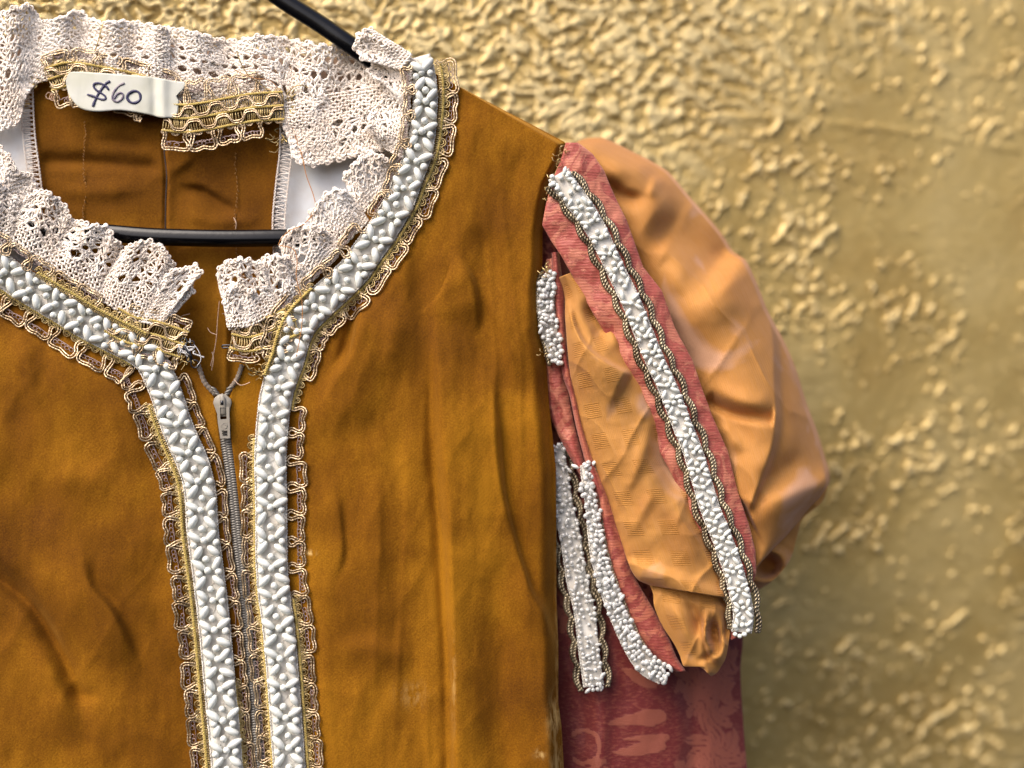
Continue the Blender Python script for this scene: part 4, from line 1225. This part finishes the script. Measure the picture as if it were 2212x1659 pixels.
# red pane behind the velvet edge, narrow second pane, front pane
def wav(x, y, s): return 5 * (fbm(x / 22, y / 30, s, 3) - .5)
put('sleeve_pane', [(1180, 560), (1170, 640), (1165, 740), (1176, 800), (1184, 880), (1206, 940), (1238, 1000), (1272, 1060)], [(1203, 556), (1208, 650), (1214, 740), (1228, 850), (1244, 930), (1280, 1062)], 24, 110,
    lambda x, y, u, v: -52 + 16 * np.sin(math.pi * u) + wav(x, y, 251) * 2 + folds(x, y, [([(1190, 850), (1210, 900), (1235, 960)], -14, 8, 10)]), 'brocade_pink', 4)
P2L = [(1192, 545), (1193, 640), (1203, 740), (1216, 813), (1229, 850), (1244, 920), (1262, 990), (1278, 1050), (1292, 1083), (1303, 1167), (1328, 1257), (1356, 1336), (1388, 1392), (1428, 1434), (1462, 1452)]
P2R = [(1207, 545), (1219, 632), (1224, 691), (1233, 795), (1244, 855), (1264, 942), (1289, 1011), (1313, 1074), (1343, 1167), (1364, 1226), (1380, 1262), (1420, 1330), (1446, 1380), (1462, 1420), (1482, 1450)]
put('sleeve_pane', P2L, P2R, 24, 220, lambda x, y, u, v: -34 + 20 * np.sin(math.pi * u) ** .7 + wav(x, y, 261), 'brocade', 4)

# front puff of checked orange silk
CF = [([(1222, 640), (1236, 700), (1262, 750), (1305, 785), (1366, 816)], 34, 60, 9, .25, .1), ([(1262, 640), (1286, 700), (1316, 756)], -30, 16, 30), ([(1300, 660), (1318, 710), (1350, 770)], 12, 10, 16),
      ([(1406, 900), (1385, 994), (1335, 1090)], 9, 16, 12, .35, .35), ([(1420, 1050), (1385, 1110), (1350, 1170)], 8, 14, 14, .35, .35), ([(1400, 960), (1440, 1020), (1470, 1090)], -16, 26, 18), ([(1350, 840), (1400, 900), (1415, 960)], 10, 22, 16),
      ([(1320, 1210), (1440, 1245), (1570, 1292)], 16, 30, 14, .1, 0), ([(1440, 1060), (1480, 1140), (1530, 1230)], 10, 20, 20)]
def cp(x, y, u, v): return -34 + 62 * np.sin(math.pi * np.clip(u, 0, 1)) ** .8 * (0.45 + .55 * sst(0, .25, v)) + folds(x, y, CF) + 7 * (fbm(x / 50, y / 50, 271, 3) - .5)
put('sleeve_puff', [(1205, 600), (1219, 640), (1221, 691), (1229, 789), (1240, 855), (1260, 942), (1285, 1011), (1309, 1074), (1340, 1167), (1361, 1226), (1378, 1252), (1402, 1264)],
    [(1240, 586), (1275, 608), (1305, 660), (1345, 720), (1390, 800), (1425, 880), (1445, 960), (1490, 1040), (1525, 1130), (1556, 1200), (1574, 1262), (1576, 1293)], 110, 220, cp, 'silk_check', 4, label='checked orange puff bulging through the front slash')
def kn(x, y, u, v):
    e = np.hypot((x - 1543 - .12 * (y - 1371)) / 19, (y - 1371) / 47)
    an_ = np.arctan2(y - 1371, x - 1543)
    ring = (13 + 7 * np.cos(an_ - 2.6)) * np.exp(-((e - 1.05) / .30) ** 2) - 28 * np.exp(-(e / .62) ** 4) * (1 - .5 * sst(0, 30, y - 1380)) + 6 * np.cos(3 * an_ + e * 3) * np.exp(-((e - 1.5) / .6) ** 2)
    return -24 + 46 * np.sin(math.pi * np.clip(u * .9 + .05, 0, 1)) * (1 - .35 * v) + ring + folds(x, y, [([(1430, 1290), (1470, 1340), (1500, 1420)], 16, 16, 14), ([(1470, 1290), (1500, 1320), (1512, 1380)], -16, 12, 14), ([(1420, 1268), (1500, 1290), (1572, 1300)], -14, 10, 14, 0, 0), ([(1500, 1430), (1530, 1418), (1560, 1400)], -12, 8, 8)])
put('sleeve_puff', [(1396, 1250), (1410, 1280), (1413, 1309), (1430, 1350), (1455, 1389), (1468, 1415), (1478, 1440), (1500, 1436), (1520, 1446)], [(1577, 1282), (1575, 1300), (1577, 1330), (1578, 1360), (1574, 1390), (1568, 1420), (1560, 1436), (1548, 1454), (1536, 1461)], 90, 90, kn, 'silk_check', 4, label='gathered lower end of the checked puff, twisted into a small roll')

P1L = [(1222, 308), (1212, 344), (1192, 392), (1180, 437), (1171, 486), (1190, 520), (1212, 552), (1243, 608), (1271, 660), (1302, 712), (1333, 767), (1361, 810), (1385, 865), (1406, 917), (1417, 963), (1444, 1011), (1465, 1053), (1483, 1108), (1503, 1157), (1524, 1202), (1552, 1244), (1572, 1300), (1581, 1340), (1577, 1384)]
P1RR = P1R + [(1612, 1320), (1606, 1370)]
def p1h(x, y, u, v): return 4 + 20 * np.sin(math.pi * np.clip(u, 0, 1)) ** .6 - 30 * v ** 2 + wav(x, y, 281) * 1.6 + 4 * np.sin(v * 60) * (1 - u) ** 2
put('sleeve_pane', P1L, P1RR, 60, 260, p1h, 'brocade_pink', 4, lin=True, label='broad rose brocade pane at the front of the sleeve')

# pearl trims and twisted braid on the panes
T1 = [(1206, 376), (1222, 402), (1260, 452), (1290, 500), (1312, 545), (1337, 597), (1364, 653), (1385, 705), (1403, 750), (1424, 799), (1435, 820), (1455, 869), (1476, 924), (1496, 973), (1517, 1042), (1535, 1101), (1559, 1160), (1580, 1219), (1596, 1275), (1606, 1324), (1602, 1366)]
def rope(mb, path, a0, a1, off, dfun, r=3.0, pitch=15.0, wave=4.0, wl=58.0, ph=0.0):
    a = np.linspace(a0, a1, int((a1 - a0) / 2.6))
    for k in (0, math.pi):
        o = off + np.sign(off) * wave * np.abs(np.sin(math.pi * a / wl + ph)) + r * 0.9 * np.sin(2 * math.pi * a / pitch + k)
        x, y = path.at(a, o)
        mb.tube(np.c_[x, y, dfun(x, y) + r * 0.9 * np.cos(2 * math.pi * a / pitch + k)], r, 5)
t1 = Path(T1)
def t1d(x, y):
    return 30 - 30 * np.clip((np.asarray(y, float) - 308) / 1080, 0, 1) ** 2 + 0 * np.asarray(x, float)
def t1hw(a): return float(np.interp(a, [0, 60, 200, 700, 1200], [24, 24, 19, 20, 21]))
mb = MB()
for sg, off in ((LEFT, 24), (RIGHT, 25)):
    rope(mb, t1, 12, t1.L - 4, sg * off, lambda x, y: t1d(x, y) - 2, 3.1, 15, 7, 60, .6 * sg)
    rope(mb, t1, 12, t1.L - 4, sg * (off + 5), lambda x, y: t1d(x, y) - 5, 2.6, 13, 8, 60, .6 * sg)
mb.build('twisted_braid', M['antique'], costume)
bead_trim(t1, t1hw, t1d, 0, t1.L, 39, 0.7, lambda a: t1hw(a) / 30.0, OVAL_S, ROUND_S, 7.5, phase=2)
extra = [(1588, 1370), (1598, 1374), (1608, 1370), (1616, 1362), (1590, 1358), (1612, 1350), (1193, 382), (1196, 398), (1204, 408), (1190, 400), (1212, 420), (1240, 395), (1226, 380)]
tr1 = [o for o in costume.children if o.name.startswith('pearl_trim')][-1]
for x, y in extra:
    place_bead('r', ROUND_S, x, y, 38 if y < 900 else 6, 0, tr1)

def small_trim(pts, hw, d, pitch, braid, seed):
    pa = Path(pts, 300); df = lambda x, y: np.interp(y, d[0], d[1]) + 0 * np.asarray(x, float)
    mb = MB()
    for sg, off, w in braid:
        rope(mb, pa, 2, pa.L - 2, sg * off, lambda x, y: df(x, y) - 2, 2.8, 13, w, 52, seed)
        if w > 5: rope(mb, pa, 2, pa.L - 2, sg * (off + 6), lambda x, y: df(x, y) - 3, 2.6, 12, w, 52, seed + .4)
    mb.build('twisted_braid', M['antique'], costume)
    if True:
        big = seed != 2.0; st = 10.5 if big else 12.0
        tr = bead_trim(pa, hw, df, 4, pa.L - 8, 1e4, 0.9, 1.0, OVAL_S, ROUND_S, 5.5)
        bb = MB(); a = 2.0
        while a < pa.L + 6:
            h = hw(a) if callable(hw) else hw
            for o_ in np.arange(-h, h + 1, st):
                if not big and random.random() < .12: continue
                r_ = random.uniform(5.0, 6.9) if big else random.uniform(4.4, 5.6); el = random.random() < .22
                x, y = pa.at(min(a + random.gauss(0, 2.5), pa.L), o_ * (1 if a < pa.L - 8 else .8) + random.gauss(0, 2.4)); x = float(x); y = float(y)
                v, f = ellipsoid(r_ * (1.6 if el else 1), r_ * (.8 if el else 1), r_ * .9, seg=8, rng_=6)
                an = random.uniform(0, 3.1); c_, s_ = math.cos(an), math.sin(an)
                bb.add(W(np.c_[x + v[:, 0] * c_ - v[:, 1] * s_, y + v[:, 0] * s_ + v[:, 1] * c_, float(df(x, y)) + 8.5 + random.uniform(-1.5, 4) + v[:, 2]]), f)
            a += st
        bb.build('small_bead', M['pearl_small'], tr, kind='stuff')
        return tr
    return bead_trim(pa, hw, df, 0, pa.L, pitch, 0.9, (lambda a: hw(a) / 27.0) if callable(hw) else hw / 27.0, OVAL_S, ROUND_S, 7.0)
T2 = [(1262, 1000), (1270, 1050), (1279, 1104), (1286, 1167), (1294, 1210), (1312, 1268), (1336, 1330), (1366, 1394), (1396, 1438), (1440, 1462)]
small_trim(T2, lambda a: float(np.interp(a, [0, 150, 300, 480], [9, 13, 17, 20])), ([1000, 1200, 1460], [-26, -22, -20]), 26, [(RIGHT, 20, 2)], 1.0)
T3 = [(1196, 960), (1204, 1018), (1217, 1098), (1233, 1167), (1246, 1254), (1262, 1319), (1273, 1413), (1284, 1490)]
small_trim(T3, 21, ([900, 1500], [-66, -52]), 34, [(LEFT, 25, 8), (RIGHT, 25, 8)], 2.0)
T4 = [(1190, 588), (1180, 620), (1179, 660), (1184, 700), (1194, 742), (1206, 786)]
small_trim(T4, lambda a: float(np.interp(a, [0, 40, 120, 210], [8, 17, 18, 9])), ([560, 800], [-22, -24]), 27, [(RIGHT, 20, 3), (LEFT, 18, 2)], 3.0)
mb = MB()      # frayed threads at the armhole seam
for k in range(46):
    x0, y0 = random.choice(((1208, 352), (1196, 380), (1184, 420), (1212, 335), (1178, 760), (1186, 590)))
    x0 += random.gauss(0, 5); y0 += random.gauss(0, 10); a = random.uniform(2.2, 5.2); ln = random.uniform(5, 15)
    mb.tube(smooth([(x0, y0, 20), (x0 + math.cos(a) * ln * .5, y0 + math.sin(a) * ln * .5, 26), (x0 + math.cos(a + .6) * ln, y0 + math.sin(a + .6) * ln, 22)], 6), random.choice((.6, .9, 1.3)), 4)
mb.build('frayed_ends', M['gold_core'], costume, kind='stuff')

# ------------------------------------------------------------------ price sticker
tag = thing('price_tag', 'torn strip of masking tape marked $60 in navy pen', 'price tag', tuple(W((260, 255, -20))))
def T(z): return np.array([(131.7 + .12897 * x, 142.6 + .12897 * y) for x, y in z])
top = T([(80, 250), (110, 160), (200, 96), (600, 112), (1000, 140), (1500, 180), (1840, 238), (2000, 262), (2112, 262)])
bot = T([(90, 330), (130, 470), (215, 600), (300, 690), (430, 742), (640, 762), (1000, 742), (1400, 800), (1660, 862), (1800, 868), (1922, 872)])
nL = 80
tp_, bt_ = smooth(top, nL), smooth(bot, nL)
rag = np.array([0, -4, 2, -7, -3, -9, -2, -6, 0, 4, 0, 0])
v_ = np.linspace(0, 1, 24)
P = np.zeros((24, nL, 3))
for i, vv in enumerate(v_):
    P[i, :, :2] = tp_ * (1 - vv) + bt_ * vv
    k = np.clip((np.arange(nL) / (nL - 1) - .8) / .2, 0, 1) ** 2
    right = np.interp(vv, [0, .2, .4, .55, .8, 1], [0, -3, -14, -4, 0, 0]) + 1.6 * (vn(np.array([vv * 14]), np.array([0.5]), 5)[0] - .5)
    P[i, :, 0] += right * k
    x = P[i, :, 0]
    P[i, :, 2] = -14 + 5 * np.exp(-((x - 352) / 12) ** 2) + 3 * np.sin((x - 140) / 60) - 4 * np.exp(-((x - 334) / 10) ** 2) + 1.5 * (vn(x / 20, np.full(nL, vv * 3), 8) - .5)
mb = MB(); mb.grid(P, 1.2)
mb.build('tape_strip', M['tape'], tag)
def tape_d(x): return -14 + 5 * np.exp(-((x - 352) / 12) ** 2) + 3 * np.sin((x - 140) / 60) - 4 * np.exp(-((x - 334) / 10) ** 2)
def stroke(name, z, w, m):
    q = smooth(T(z), 50); mb = MB()
    n = len(q); t = np.gradient(q, axis=0); t /= np.linalg.norm(t, axis=1)[:, None]; nr = np.stack([-t[:, 1], t[:, 0]], 1)
    ww = w * (1 + .12 * np.sin(np.arange(n) * .6)); ww = ww * np.clip(np.minimum(np.arange(n) + 1, n - np.arange(n)) / 2.0, .55, 1)
    P = np.zeros((n, 3, 3))
    for k, s in enumerate((-1, 0, 1)):
        P[:, k, :2] = q + nr * (s * ww)[:, None]; P[:, k, 2] = tape_d(P[:, k, 0]) + 1.4
    mb.grid(P, 1.6)
    return mb.build(name, M[m], tag)
stroke('ink_dollar', [(800, 405), (760, 345), (690, 300), (610, 284), (552, 300), (548, 350), (592, 402), (680, 458), (738, 505), (742, 550), (690, 562), (620, 540), (540, 505), (432, 474)], 2.2, 'ink')
stroke('ink_dollar', [(822, 250), (745, 298), (640, 440), (580, 545), (530, 682)], 2.6, 'ink')
stroke('ink_digit', [(1065, 284), (970, 332), (886, 430), (858, 530), (890, 582), (955, 592), (1020, 545), (1036, 478), (1002, 446), (940, 470), (884, 556)], 2.1, 'ink_faded')
stroke('ink_digit', [(1205, 424), (1130, 462), (1106, 535), (1160, 602), (1250, 612), (1322, 562), (1324, 480), (1276, 424), (1205, 420), (1150, 448)], 2.6, 'ink')

print('beads', COUNT)
